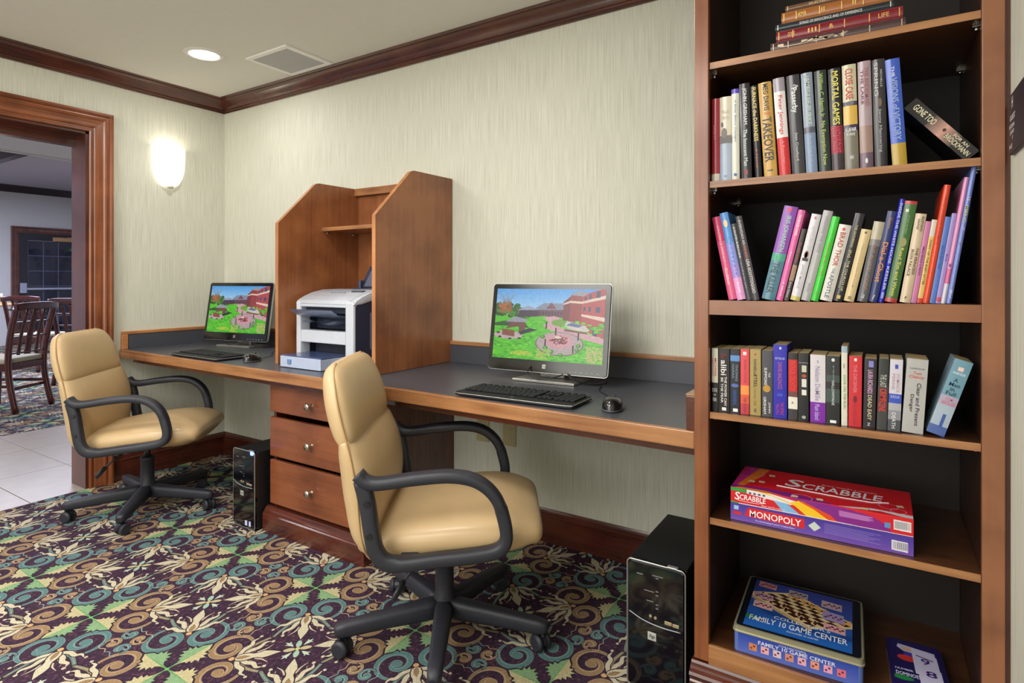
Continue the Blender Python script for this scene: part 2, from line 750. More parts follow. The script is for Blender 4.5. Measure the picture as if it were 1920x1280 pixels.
    # cream fleurs on the diagonals, pointing at the small flower
    q2 = math.sqrt(.5)
    for sx in (1, -1):
        for sy in (1, -1):
            def D(p, q, sx=sx, sy=sy):
                return ((p - q) * q2 * sx, (p + q) * q2 * sy)

            def sym(fn):
                fn(1)
                fn(-1)

            def curls(k):
                a = bez([(.395, .018 * k), (.43, .055 * k), (.475, .075 * k), (.50, .115 * k), (.53, .12 * k)], 8)
                P = [D(*p) for p in a]
                w = [.013 * math.sin(math.pi * min(1, .25 + .75 * i / len(P))) + .002 for i in range(len(P))]
                c.stroke(P, [v + .005 for v in w], DARK)
                c.stroke(P, w, CREAM)
                a = bez([(.375, .02 * k), (.39, .075 * k), (.425, .115 * k), (.425, .15 * k), (.455, .175 * k)], 8)
                P = [D(*p) for p in a]
                w = [.012 * math.sin(math.pi * min(1, .3 + .7 * i / len(P))) + .002 for i in range(len(P))]
                c.stroke(P, [v + .005 for v in w], DARK)
                c.stroke(P, w, CREAM)
                e = D(.545, .117 * k)
                c.ell(e[0], e[1], .011, .011, CREAM)
                e = D(.462, .19 * k)
                c.ell(e[0], e[1], .010, .010, CREAM)
                a = bez([(.48, .03 * k), (.52, .05 * k), (.555, .085 * k)], 6)
                P = [D(*p) for p in a]
                c.stroke(P, [.006 * (1 - i / len(P)) + .001 for i in range(len(P))], CREAM)
            sym(curls)
            petal = [(.355, 0), (.37, .024), (.40, .032), (.43, .03), (.46, .02), (.485, .022), (.515, .033), (.55, .026), (.585, .012), (.615, 0)]
            for d, colr in ((.007, DARK), (0, CREAM)):
                c.poly([D(p, q + d) for p, q in petal] + [D(p, -q - d) for p, q in petal[::-1]], colr)
            tcore = [(.36, 0), (.375, .014), (.405, .017), (.43, .008), (.445, 0)]
            c.poly([D(p, q) for p, q in tcore] + [D(p, -q) for p, q in tcore[::-1]], TAN)
            e = D(.34, 0)
            c.ell(e[0], e[1], .022, .02, DARK)
            c.ell(e[0], e[1], .018, .016, (196, 156, 108))
            # inner petals of the small flower
            e = D(.707 - .048, 0)
            c.ell(e[0], e[1], .034, .017, YEL if sx * sy > 0 else (150, 178, 160), math.atan2(sy, sx))
    # side petals and buds of the small flower
    for k in range(4):
        a = k * math.pi / 2
        dx, dy = math.cos(a), math.sin(a)
        c.stroke([(.5 + dx * .045, .5 + dy * .045), (.5 + dx * .075, .5 + dy * .075), (.5 + dx * .11, .5 + dy * .11)], [.003, .013, .002], (176, 190, 172))
        c.stroke([(.5 + dx * .09 - dy * .018, .5 + dy * .09 + dx * .018), (.5 + dx * .075, .5 + dy * .075), (.5 + dx * .09 + dy * .018, .5 + dy * .09 - dx * .018)], .004, (176, 190, 172))
    c.ell(.5, .5, .014, .014, (190, 180, 110))
    c.speckle(.24, 3, 3)
    return c.image('carpet_repeat')


CARPET = image_mat('woven_carpet', carpet_image(), .95, world_scale=PITCH, origin=STAR, noise=.35, bump=.5)
CARPET.node_tree.nodes['Principled BSDF'].inputs['Specular IOR Level'].default_value = .15

# ------------------------------------------------------------------ the shell
XR, YB, ZC = 3.968, -4.7, 2.365
b = MB()
b.box(0, YB, -.05, XR, 0, 0)
floor = struct(b.obj('floor', CARPET))
TILE = plain('a89c8e', .3, coat=.25, var=.16, scale=9, name='travertine_tile')
b = MB()
b.box(-1.80, -4.6, -.06, 0, 3.6, -.006)
grout = struct(b.obj('floor_2', plain('8a8176', .8, name='grout')))
proto = None
for i, xa in enumerate((-1.80, -1.20, -.60)):
    y = -3.72 + (.0 if i != 1 else .0)
    while y < .9:
        if proto is None:
            b = MB()
            b.box(0, 0, -.02, .596, .376, 0, .0012, seg=1)
            proto = b.obj('floor_tile', TILE, grout, (xa + .002, y + .002, 0))
        else:
            c = proto.copy()
            COL.objects.link(c)
            c.parent = grout
            c.location = (xa + .002, y + .002, 0)
        y += .38
b = MB()
b.box(-9.6, -4.6, -.05, -1.80, 3.6, 0)
struct(b.obj('floor_3', CARPET))

b = MB()
b.box(-.0, 0, 0, 4.2, .12, ZC)
struct(b.obj('wall_back', WP_X))
b = MB()
b.box(-.158, -.80, 0, 0, 0.12, ZC)
b.box(-.158, -2.6, 1.992, 0, -.80, ZC)
b.box(-.158, YB, 0, 0, -2.6, ZC)
struct(b.obj('wall_left', WP_Y))
b = MB()
b.box(XR, YB, 0, XR + .12, 0, ZC)
struct(b.obj('wall_right', WP_Y))
b = MB()
b.box(-.158, YB - .12, 0, XR + .12, YB, ZC)
struct(b.obj('wall_front', WP_X))
b = MB()
b.box(-.158, YB - .12, ZC, XR + .12, .12, ZC + .06)
struct(b.obj('ceiling', CEIL))

# crown moulding with a mitred corner
CROWN = [(0, 2.282), (.009, 2.282), (.009, 2.291), (.015, 2.294), (.015, 2.301), (.022, 2.303), (.026, 2.309), (.030, 2.320), (.037, 2.333),
         (.047, 2.344), (.058, 2.350), (.062, 2.352), (.062, 2.357), (.072, 2.360), (.080, 2.3645), (0, 2.3645)]


def run(prof, paths, mi=0):
    """prof [(d, z)], paths = two functions giving the point of a profile vertex at each end"""
    n = len(prof)
    A = [paths[0](d, z) for d, z in prof]
    B = [paths[1](d, z) for d, z in prof]
    m = MB()
    m.raw(A + B, [(i, (i + 1) % n, n + (i + 1) % n, n + i) for i in range(n)] + [tuple(range(n))[::-1], tuple(range(n, 2 * n))])
    return m


def soft_run(prof, a, bb, name, mat):
    o = run(prof, (a, bb)).obj(name, mat)
    return struct(smooth_by_angle(o, 18))


soft_run(CROWN, lambda d, z: (d, -d, z), lambda d, z: (XR, -d, z), 'trim_1', W_DX)
soft_run(CROWN, lambda d, z: (d, -d, z), lambda d, z: (d, YB, z), 'trim_2', W_DY)
soft_run(CROWN, lambda d, z: (XR - d, -.0, z), lambda d, z: (XR - d, YB, z), 'trim_3', W_DY)
BASE = [(0, 0), (.016, 0), (.016, .110), (.019, .114), (.019, .121), (.014, .124), (.014, .129), (.010, .134), (.006, .140), (.004, .144), (0, .144)]
soft_run(BASE, lambda d, z: (d, -d, z), lambda d, z: (3.33, -d, z), 'baseboard_back', W_DX)
soft_run(BASE, lambda d, z: (d, -d, z), lambda d, z: (d, -.687, z), 'baseboard_left', W_DY)
soft_run(BASE, lambda d, z: (XR - d, -.745, z), lambda d, z: (XR - d, YB, z), 'baseboard_right', W_DY)

# cased opening in the left wall: (w from the inner edge, d proud of the wall)
CAS = [(0, 0), (0, .014), (.004, .018), (.012, .018), (.016, .012), (.022, .012), (.026, .016), (.040, .020), (.056, .019), (.066, .021),
       (.072, .026), (.080, .028), (.084, .024), (.090, .024), (.094, .034), (.102, .038), (.113, .036), (.113, 0)]
y0, z0 = -.80, 1.992
o = run(CAS, (lambda w, d: (d, y0 + w, 0), lambda w, d: (d, y0 + w, z0 + w))).obj('trim_4', W_CZ)
struct(smooth_by_angle(o, 20))
o = run(CAS, (lambda w, d: (d, y0 + w, z0 + w), lambda w, d: (d, -2.6 - w, z0 + w))).obj('trim_5', W_CY)
struct(smooth_by_angle(o, 20))
o = run(CAS, (lambda w, d: (d, -2.6 - w, 0), lambda w, d: (d, -2.6 - w, z0 + w))).obj('trim_6', W_CZ)
struct(smooth_by_angle(o, 20))
b = MB()
b.box(-.172, -.815, 0, .004, -.798, 1.992)
struct(b.obj('trim_7', W_DZ))
b = MB()
b.box(-.172, -2.6, 1.978, .004, -.80, 1.994)
b.box(-.175, -2.6, 1.925, -.12, -.80, 1.992)
struct(b.obj('trim_8', W_DY))

# ------------------------------------------------------------------ breakfast room beyond the opening
b = MB()
b.box(-9.6, -4.72, 0, -9.45, 3.6, 2.95)
struct(b.obj('wall_far', FARW))
b = MB()
b.box(-9.6, 3.5, 0, -.158, 3.62, 2.95)
struct(b.obj('wall_far_right', FARW))
b = MB()
b.box(-9.6, -4.84, 0, -.158, -4.72, 2.95)
struct(b.obj('wall_far_left', FARW))
b = MB()
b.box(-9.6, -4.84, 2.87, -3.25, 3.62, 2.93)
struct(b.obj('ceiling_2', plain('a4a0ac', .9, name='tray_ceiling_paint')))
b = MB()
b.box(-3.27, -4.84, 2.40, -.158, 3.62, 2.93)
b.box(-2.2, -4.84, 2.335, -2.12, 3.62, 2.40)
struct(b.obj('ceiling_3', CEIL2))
b = MB()
b.box(-3.295, -4.84, 2.385, -3.27, 3.62, 2.43)
struct(b.obj('trim_9', WHT))
DKB = plain('241820', .4, coat=.2, name='dark_cornice')
b = MB()
b.prism([(-9.45, 2.75), (-9.43, 2.75), (-9.35, 2.84), (-9.33, 2.87), (-9.45, 2.87)], 'y', -4.7, 3.5)
struct(b.obj('trim_10', DKB))
b = MB()
b.box(-9.4, .52, 2.72, -3.3, .62, 2.87)
struct(b.obj('trim_11', DKB))

# exterior door with a grid of panes and a push bar
dr = root('door', (-9.45, 1.72, 0), 'dark glazed exit door with push bar in the far wall of the breakfast room', 'door')
b = MB()
fp = [(0, 0), (0, .05), (.03, .05), (.04, .035), (.075, .03), (.115, .02), (.115, 0)]
b.raw([(d, w, 0) for w, d in fp] + [(d, w, 2.145 - w) for w, d in fp], [(i, (i + 1) % 7, 7 + (i + 1) % 7, 7 + i) for i in range(7)])
b.raw([(d, w, 2.145 - w) for w, d in fp] + [(d, 1.9 - w, 2.145 - w) for w, d in fp], [(i, (i + 1) % 7, 7 + (i + 1) % 7, 7 + i) for i in range(7)])
b.raw([(d, 1.9 - w, 0) for w, d in fp] + [(d, 1.9 - w, 2.145 - w) for w, d in fp], [(i, (i + 1) % 7, 7 + (i + 1) % 7, 7 + i) for i in range(7)])
b.obj('door_frame', W_DZ, dr)
b = MB()
DK = plain('1a1a26', .35, name='dark_door_paint')
b.box(.002, .115, 0, .012, .25, 2.03)
b.box(.002, 1.65, 0, .012, 1.785, 2.03)
b.box(.002, .25, 1.90, .012, 1.65, 2.03)
b.box(.002, .25, 0, .012, 1.65, .22)
b.obj('door_leaf', DK, dr)
ngl = plain('0a0c24', .12, coat=.0, var=.6, scale=3, name='night_glass')
for i in range(6):
    for j in range(6):
        b = MB()
        b.box(.003, .255 + i * .2325, .225 + j * .28, .006, .255 + i * .2325 + .22, .225 + j * .28 + .268)
        b.obj('pane', ngl, dr)
MUN = plain('565a78', .4, name='glazing_bar')
for i in range(1, 6):
    b = MB()
    b.box(.002, .245 + i * .2325, .22, .012, .255 + i * .2325, 1.9)
    b.obj('glazing_bar', MUN, dr)
for j in range(1, 6):
    b = MB()
    b.box(.002, .25, .213 + j * .28, .0115, 1.65, .223 + j * .28)
    b.obj('glazing_bar', MUN, dr)
b = MB()
b.box(.03, .20, .99, .06, 1.7, 1.03, .005)
b.box(.01, .12, .93, .07, .22, 1.12, .01)
b.box(.01, 1.66, .95, .06, 1.74, 1.08, .01)
b.obj('push_bar', plain('a8acc0', .3, .6, name='push_bar_metal'), dr)
b = MB()
b.box(.012, .62, 1.90, .06, .96, 1.975, .004)
b.box(.06, .85, 1.975, .075, 1.05, 1.985)
b.obj('door_closer', plain('b08860', .4, .3, name='bronze_closer'), dr)

# a palm in the corner of that room (its fronds just reach past the jamb)
pl = root('potted_palm', (-8.3, 2.72, 0), 'potted palm whose fronds peep past the door jamb near the exit door', 'plant')
b = MB()
b.lathe([(.0, 0), (.14, 0), (.18, .3), (.17, .32), (.15, .30)], 16)
b.obj('pot', plain('5a3a28', .6, name='clay_pot'), pl)
b = MB()
rr = random.Random(5)
for k in range(11):
    a = k * 2 * math.pi / 11 + .2
    L_ = .46 + .08 * rr.random()
    st = bez([(0, 0, .3), (math.cos(a) * .12, math.sin(a) * .12, 1.1), (math.cos(a) * L_ * .6, math.sin(a) * L_ * .6, 1.75), (math.cos(a) * L_, math.sin(a) * L_, 1.7)], 6)
    b.tube(st, .006, 5)
    for i in range(6, len(st)):
        p = Vector(st[i])
        for sgn in (1, -1):
            t = Vector((-math.sin(a), math.cos(a), -.25)) * sgn
            t.z = -.06
            q = p + t * .22 + Vector((math.cos(a), math.sin(a), -.3)) * .08
            w = Vector((math.cos(a), math.sin(a), 0)) * .016
            b.raw([p - w, p + w, q], [(0, 1, 2)])
b.obj('fronds', plain('3c6a44', .5, name='palm_leaf'), pl, fix=False)

# dining chairs and tables
DCW = wood('dining_cherry', '300e0c', '5e2420', 'Z', rough=.2, coat=.6)
CUSH = plain('b0a890', .8, var=.15, scale=90, name='dining_cushion')


def dining_chair(label):
    """origin on the floor below the middle of the seat; the back at -y, front +y"""
    t = root('dining_chair', (0, 0, 0), label, 'chair', 'dining chairs in the breakfast room')
    for sx in (-1, 1):
        b = MB()
        b.tube(bez([(sx * .21, -.27, 0), (sx * .205, -.215, .25), (sx * .205, -.20, .45), (sx * .215, -.23, .70), (sx * .22, -.285, .93)], 5), 1, 8, flat=(.019, .024), side=(1, 0, 0))
        b.obj('leg', DCW, t)
        b = MB()
        b.tube([(sx * .20, .215, 0), (sx * .205, .205, .42)], [.85, 1.1], 8, flat=(.022, .022), side=(1, 0, 0))
        b.obj('leg', DCW, t)
    b = MB()
    b.tube(bez([(-.245, -.292, .925), (-.12, -.305, .935), (.12, -.305, .935), (.245, -.292, .925)], 6), 1, 8, flat=(.034, .013), side=(0, 0, 1))
    b.obj('top_rail', DCW, t)
    for x in (-.10, 0, .10):
        b = MB()
        b.tube(bez([(x, -.205, .50), (x, -.235, .70), (x, -.292, .91)], 5), 1, 8, flat=(.017 if x else .034, .007), side=(1, 0, 0))
        b.obj('slat', DCW, t)
    for z, y in ((.52, -.207), (.66, -.225), (.79, -.253)):
        b = MB()
        b.box(-.205, y - .008, z - .009, .205, y + .008, z + .009, .003)
        b.obj('cross_rail', DCW, t)
    b = MB()
    b.box(-.215, -.21, .37, .215, .225, .425, .006)
    b.obj('seat_frame', DCW, t)
    b = MB()
    b.box(-.21, -.195, .425, .21, .225, .475, .018, seg=3)
    b.obj('seat_cushion', CUSH, t)
    for y in (-.2, .19):
        b = MB()
        b.box(-.19, y - .009, .19, .19, y + .009, .215)
        b.obj('stretcher', DCW, t)
    for sx in (-1, 1):
        b = MB()
        b.box(sx * .2 - .008, -.2, .22, sx * .2 + .008, .2, .245)
        b.obj('stretcher', DCW, t)
    return t


c0 = dining_chair('dark cherry slat-back dining chair nearest the tile strip, right post clear of the door casing')
c0.location = (-2.965, -.294, 0)
c0.rotation_euler = (0, 0, math.radians(124.8))
for k, (x, y, a, lab) in enumerate([(-5.60, .85, 32, 'dark cherry dining chair just behind the nearest one, by the table'),
                                    (-3.96, .78, 32, 'dark cherry dining chair partly hidden by the door jamb, left of the palm'),
                                    (-4.9, -1.0, 80, 'dark cherry dining chair farther left, mostly outside the opening')]):
    c = copy_tree(c0, lab)
    c.location = (x, y, 0)
    c.rotation_euler = (0, 0, math.radians(a))

tb = root('dining_table', (-7.0, .45, 0), 'light wooden round table top behind the dining chairs', 'table')
b = MB()
b.lathe([(0, .80), (.55, .80), (.56, .81), (.56, .83), (.55, .84), (0, .84)], 32)
b.obj('table_top', plain('c09a70', .35, name='light_maple_top'), tb)
b = MB()
b.lathe([(0, 0), (.30, 0), (.30, .02), (.05, .06), (.04, .8), (0, .8)], 20)
b.obj('pedestal', DKB, tb)
cn = root('candle_bottle', (-6.75, .80, .84), 'small glass bottle standing on the dining table', 'bottle')
b = MB()
b.lathe([(0, 0), (.03, 0), (.035, .02), (.035, .07), (.015, .10), (.015, .14), (0, .14)], 14)
b.obj('glass', plain('d8b090', .2, name='amber_glass'), cn)

# ------------------------------------------------------------------ ceiling and wall fixtures
lt = root('recessed_light', (.70, -.54, ZC), 'round recessed downlight glowing in the ceiling near the crown corner', 'light')
b = MB()
b.lathe([(.072, .0), (.074, -.006), (.098, -.004), (.100, 0)], 32)
b.obj('trim_ring', WHT, lt)
b = MB()
b.lathe([(0, -.002), (.073, -.002)], 32)
b.obj('lens', plain('fff6ea', .5, emit=14, var=0, name='lit_lens'), lt)

vt = root('ceiling_vent', (.84, -.395, ZC), 'white square return air grille in the ceiling against the crown', 'vent')
b = MB()
w_, h_ = .345, .30
b.box(0, 0, -.010, w_, .028, 0, .003)
b.box(0, h_ - .028, -.010, w_, h_, 0, .003)
b.box(0, .028, -.010, .028, h_ - .028, 0, .003)
b.box(w_ - .028, .028, -.010, w_, h_ - .028, 0, .003)
b.obj('frame', plain('f6f4f0', .5, name='vent_white'), vt)
b = MB()
b.box(.02, .02, -.003, w_ - .02, h_ - .02, -.001)
b.obj('backing', plain('4a4a4c', .9, name='duct_dark'), vt)
b = MB()
b.prism([(-.001, -.010), (.008, -.003), (.0075, -.0022), (-.002, -.0092)], 'y', .028, h_ - .028)
sl = b.obj('louvre', plain('c4c4c6', .5, name='louvre_paint'), vt, (.032, 0, 0))
for k in range(1, 25):
    c = sl.copy()
    COL.objects.link(c)
    c.parent = vt
    c.location = (.032 + k * .0117, 0, 0)

sc = root('wall_sconce', (0, -.37, 1.86), 'glowing white glass half-bowl wall sconce beside the cased opening', 'sconce')


def sconce_pt(u, v):
    a = -math.pi / 2 + math.pi * v
    prof = [(0, -.118), (.38, -.114), (.64, -.098), (.84, -.062), (.95, -.015), (.99, .035), (1.0, .08), (1.0, .122)]
    t = u * (len(prof) - 1)
    i = min(int(t), len(prof) - 2)
    k = t - i
    r = prof[i][0] * (1 - k) + prof[i + 1][0] * k
    z = prof[i][1] * (1 - k) + prof[i + 1][1] * k
    return (.004 + math.cos(a) * r * .085, math.sin(a) * r * .094, z)


b = MB()
b.surf(sconce_pt, 21, 20)
b.obj('glass_bowl', plain('fff8ee', .4, emit=1.5, var=.0, name='lit_glass'), sc)
b = MB()
b.box(.001, -.05, -.07, .012, .05, .12, .004)
b.lathe([(0, -.132), (.016, -.128), (.020, -.118), (.012, -.112)], 16, c=(.03, 0, 0))
b.obj('backplate', plain('cfc8b8', .4, .2, name='sconce_metal'), sc)
d = bpy.data.lights.new('sconce_bulb', 'POINT')
d.energy = .55
d.color = (1, .93, .82)
d.shadow_soft_size = .05
o = bpy.data.objects.new('sconce_bulb', d)
COL.objects.link(o)
o.location = (.05, -.37, 1.95)

for nm, lab, x0, z0_, x1, z1_, kind in (('wall_outlet', 'almond duplex electrical outlet on the wall under the right desk', 2.251, .392, 2.322, .505, 1),
                                        ('wall_plate', 'almond low-voltage wall plate left of the duplex outlet, behind the chair arm', 2.10, .392, 2.172, .505, 0)):
    t = root(nm, ((x0 + x1) / 2, 0, (z0_ + z1_) / 2), lab, 'outlet')
    b = MB()
    hw, hh = (x1 - x0) / 2, (z1_ - z0_) / 2
    b.box(-hw, -.006, -hh, hw, 0, hh, .002)
    IV = plain('b8ac84', .4, name='almond_plastic')
    b.obj('cover_plate', IV, t)
    DKS = plain('4a4436', .6, name='slot_dark')
    if kind:
        for s_ in (-1, 1):
            b = MB()
            b.prism([(math.cos(a) * .016, max(-.012, min(.012, math.sin(a) * .016)) + s_ * .021) for a in [k * math.pi / 10 for k in range(20)]], 'y', -.0085, -.005)
            b.box(-.008, -.0088, s_ * .021 - .002, -.006, -.0084, s_ * .021 + .006, mi=1)
            b.box(.006, -.0088, s_ * .021 - .002, .008, -.0084, s_ * .021 + .005, mi=1)
            b.cyl((0, -.0088, s_ * .021 - .007), (0, -.0084, s_ * .021 - .007), .002, n=8, mi=1)
            b.obj('receptacle', [plain('c4b890', .35, name='almond_receptacle'), DKS], t)
    else:
        b = MB()
        b.box(-.009, -.010, -.009, .009, -.005, .009, .001)
        b.obj('jack', DKS, t)

# sign on the right wall (only its left margin is in the frame)
sg = root('wall_sign', (XR, -.762, 1.41), 'dark rectangular notice sign with white lettering on the right wall beside the bookcase', 'sign')
b = MB()
b.box(-.008, -.24, 0, 0, 0, .118, .0015)
b.obj('panel', plain('241c24', .5, name='sign_dark'), sg)
b = MB()
for s_, z_, y_, w_, h_ in (('H', .088, -.028, .014, .022), ('GUEST', .064, -.012, .052, .011), ('INTERN', .049, -.006, .05, .008), ('LAUND', .037, -.012, .04, .008), ('F', .026, -.035, .006, .007), ('MUST', .010, -.006, .03, .008)):
    b.text(s_, (-.0086, y_, z_), (0, -1, 0), (0, 0, 1), w_, h_)
b.obj('lettering', plain('e6e4e8', .5, emit=0, name='sign_white'), sg)

# ------------------------------------------------------------------ built-in desk
dk = root('desk', (0, 0, 0), 'long built-in wooden desk with slate laminate top running along the wall', 'desk')
YL, YR, XD = -.645, -.722, 3.327


def yf(x):
    return YL + (YR - YL) * x / XD


b = MB()
b.prism([(.004, -.002), (XD, -.002), (XD, YR + .02), (.004, YL + .02)], 'z', .724, .760)
b.obj('worktop', LAM, dk)
b = MB()
b.prism([(.004, YL), (.004, YL + .0199), (XD, YR + .0199), (XD, YR)], 'z', .714, .7605, bev=.003)
b.obj('front_edge', W_EDGE, dk)
b = MB()
b.prism([(.10, YL + .03), (.10, YL + .055), (XD, YR + .055), (XD, YR + .03)], 'z', .690, .7135)
b.obj('support_rail', W_DX, dk)
b = MB()
b.box(.02, -.018, .7605, 1.28, -.001, .846)
b.box(1.95, -.018, .7605, XD, -.001, .846)
b.obj('backsplash', LAM, dk)
b = MB()
b.box(.001, -.022, .8465, 1.28, -.0005, .864, .002)
b.box(1.95, -.022, .8465, XD, -.0005, .864, .002)
b.obj('backsplash_cap', W_EDGE, dk)
b = MB()
b.box(.001, YL + .04, .7605, .018, -.019, .846)
b.obj('side_splash', LAM, dk)
b = MB()
b.box(.0005, YL + .01, .8465, .022, -.0225, .864, .002)
b.box(.0005, YL + .008, .7605, .022, YL + .0395, .8463, .002)
b.obj('side_splash_cap', wood('maple_edge_deep', '8a4f28', 'cf9058', 'Y', rough=.35), dk)
b = MB()
b.box(3.302, YR + .01, .7608, XD - .0005, -.023, .852, .002)
b.obj('end_splash', W_DY, dk)
b = MB()
b.box(3.301, YR + .01, .8523, XD - .0005, -.023, .8573, .001)
b.obj('end_splash_cap', W_EDGE, dk)

# drawer cabinet under the desk
cb = root('drawer_cabinet', (1.33, 0, 0), 'three-drawer wooden pedestal cabinet under the desk between the two chairs', 'cabinet')
CW = .63
b = MB()
b.box(0, -.565, .02, .02, -.002, .7125)
b.box(CW - .02, -.565, .02, CW, -.002, .7125)
b.box(.02, -.02, .02, CW - .02, -.002, .7125)
b.box(.02, -.56, .69, CW - .02, -.02, .7125)
b.box(.02, -.56, .10, CW - .02, -.02, .12)
b.obj('carcass', W_DZ, cb)
DRW = wood('drawer_maple', '582a18', '8c5032', 'X', rough=.3, coat=.45, figure=.45)
for z0_, z1_ in ((.550, .700), (.343, .526), (.122, .327)):
    b = MB()
    b.box(0, -.588, z0_, CW, -.567, z1_, .005)
    dd = b.obj('drawer', DRW, cb)
    kz = {.550: .608, .343: .433, .122: .226}[z0_]
    b = MB()
    b.lathe([(.009, 0), (.0055, -.004), (.005, -.014), (.010, -.018), (.0155, -.022), (.0165, -.027), (.013, -.031), (0, -.032)], 20, c=(CW / 2 - .02, -.588, kz), axis='y')
    b.obj('knob', STEEL, dd)
b = MB()
PL = [(-.566, .0), (-.614, 0), (-.614, .078), (-.609, .082), (-.609, .087), (-.603, .090), (-.600, .098), (-.594, .104), (-.590, .108), (-.566, .108)]
b.prism(PL, 'x', -.018, CW + .018)
b.box(-.018, -.566, 0, 0, -.02, .1)
b.box(CW, -.566, 0, CW + .018, -.02, .1)
smooth_by_angle(b.obj('plinth', W_DX, cb), 30)

# hutch standing on the desk
hu = root('desk_hutch', (1.28, 0, .761), 'tall wooden hutch with angled side panels standing on the desk around the printer', 'shelf')
sidep = [(-.003, 0), (-.52, 0), (-.52, .675), (-.302, .890), (-.292, .897), (-.280, .900), (-.003, .903)]
for x0_ in (0, .65):
    b = MB()
    b.prism(sidep, 'x', x0_, x0_ + .02, bev=.0015)
    b.obj('side_panel', W_Z, hu)
    b = MB()
    e = [(-.5225, .0), (-.5225, .676), (-.3035, .8925), (-.303, .8905), (-.5205, .6745), (-.5205, 0)]
    b.prism(e, 'x', x0_ - .0003, x0_ + .0203)
    b.obj('edge_band', W_EDGEZ, hu)
b = MB()
b.box(.0205, -.262, .655, .6495, -.016, .673, .001)
b.obj('shelf', W_X, hu)
b = MB()
b.box(.0205, -.264, .6545, .6495, -.2622, .6735)
b.obj('shelf_edge', W_EDGE, hu)
b = MB()
b.box(.0205, -.015, .002, .6495, -.004, .86)
b.obj('back_panel', W_Z, hu)
b = MB()
b.box(.0205, -.045, .862, .6495, -.003, .902, .001)
b.obj('top_cleat', W_EDGE, hu)
for y_ in (-.06, -.235):
    b = MB()
    b.cyl((.020, y_, .647), (.032, y_, .647), .0035, n=8)
    b.box(.020, y_ - .006, .651, .034, y_ + .006, .6545)
    b.obj('shelf_pin', STEEL, hu)

# ------------------------------------------------------------------ bookcase
BX0, BX1, BYF, BYB = 3.3285, 3.9585, -.730, -.31
bc = root('bookcase', (BX0, BYF, 0), 'tall dark-stained wooden bookcase of fixed shelves standing against the right wall', 'bookcase')
BW, BD = BX1 - BX0, BYB - BYF
b = MB()
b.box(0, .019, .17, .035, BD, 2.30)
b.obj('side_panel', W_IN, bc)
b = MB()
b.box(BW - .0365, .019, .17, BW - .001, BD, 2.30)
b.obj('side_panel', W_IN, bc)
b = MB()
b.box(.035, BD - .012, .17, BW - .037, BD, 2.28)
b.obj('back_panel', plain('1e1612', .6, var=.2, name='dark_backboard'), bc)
STL = wood('stile_maple', '5e2e18', '965a34', 'Z', rough=.35, coat=.35, figure=.35)
STR = wood('stile_curly', '5a301c', '946040', 'Z', rough=.35, coat=.35, figure=.75)
b = MB()
b.box(0, 0, .17, .0365, .0188, 2.28, .0015)
b.obj('stile', STL, bc)
b = MB()
b.box(BW - .0375, 0, .17, BW, .0188, 2.28, .0015)
b.obj('stile', STR, bc)
b = MB()
b.box(BW + .0004, .010, 0, BW + .009, .03, 2.28)  # dark strip in the narrow gap between bookcase and right wall
b.obj('gap_strip', W_DZ, bc)
SHZ = (1.727, 1.418, 1.109, .818, .543)
for z_ in SHZ:
    fixed = abs(z_ - 1.109) < .01
    th = .037 if fixed else .0165
    b = MB()
    b.box(.0355, .010 if not fixed else .004, z_ - th, BW - .037, BD - .0125, z_)
    sh = b.obj('shelf', W_SH, bc)
    b = MB()
    b.box(.037 if fixed else .038, .0035 if fixed else .0075, z_ - th, BW - (.038 if fixed else .0385), .0098 if not fixed else .0038, z_ + .0003)
    sh2 = b.obj('edge_band', wood('curly_edge', '562c18', '925c3a', 'X', rough=.35, figure=.7) if fixed else W_EDGE, sh)
    if not fixed:
        for y_ in (.05, .36):
            b = MB()
            for x_, s_ in ((.0352, 1), (BW - .0367, -1)):
                b.cyl((x_, y_, z_ - th - .008), (x_ + s_ * .008, y_, z_ - th - .008), .004, n=8)
                b.box(min(x_, x_ + s_ * .012), y_ - .006, z_ - th - .004, max(x_, x_ + s_ * .012), y_ + .006, z_ - th - .0006)
            b.obj('shelf_pin', STEEL, sh)
b = MB()
b.box(.0355, .008, .19, BW - .037, BD - .0125, .216)
b.obj('bottom_shelf', W_SH, bc)
b = MB()
b.box(.0367, -.002, .16, BW - .0377, .0075, .2155, .001)
b.obj('bottom_rail', W_EDGE, bc)
b = MB()
PB = [(.018, 0), (-.022, 0), (-.022, .120), (-.019, .124), (-.019, .130), (-.026, .134), (-.029, .140), (-.026, .147), (-.017, .151), (-.015, .157), (-.006, .160), (-.003, .166), (.018, .166)]
b.prism(PB, 'x', -.006, BW + .008)
smooth_by_angle(b.obj('base_moulding', W_DX, bc), 30)
b = MB()
b.box(.036, -.0, 2.20, BW - .037, .018, 2.28)
b.obj('top_rail', STL, bc)

# ------------------------------------------------------------------ books
PAGE = plain('d8ccb0', .8, var=.12, scale=400, name='page_edges')
PAGEY = plain('c8b080', .8, var=.15, scale=400, name='yellowed_page_edges')


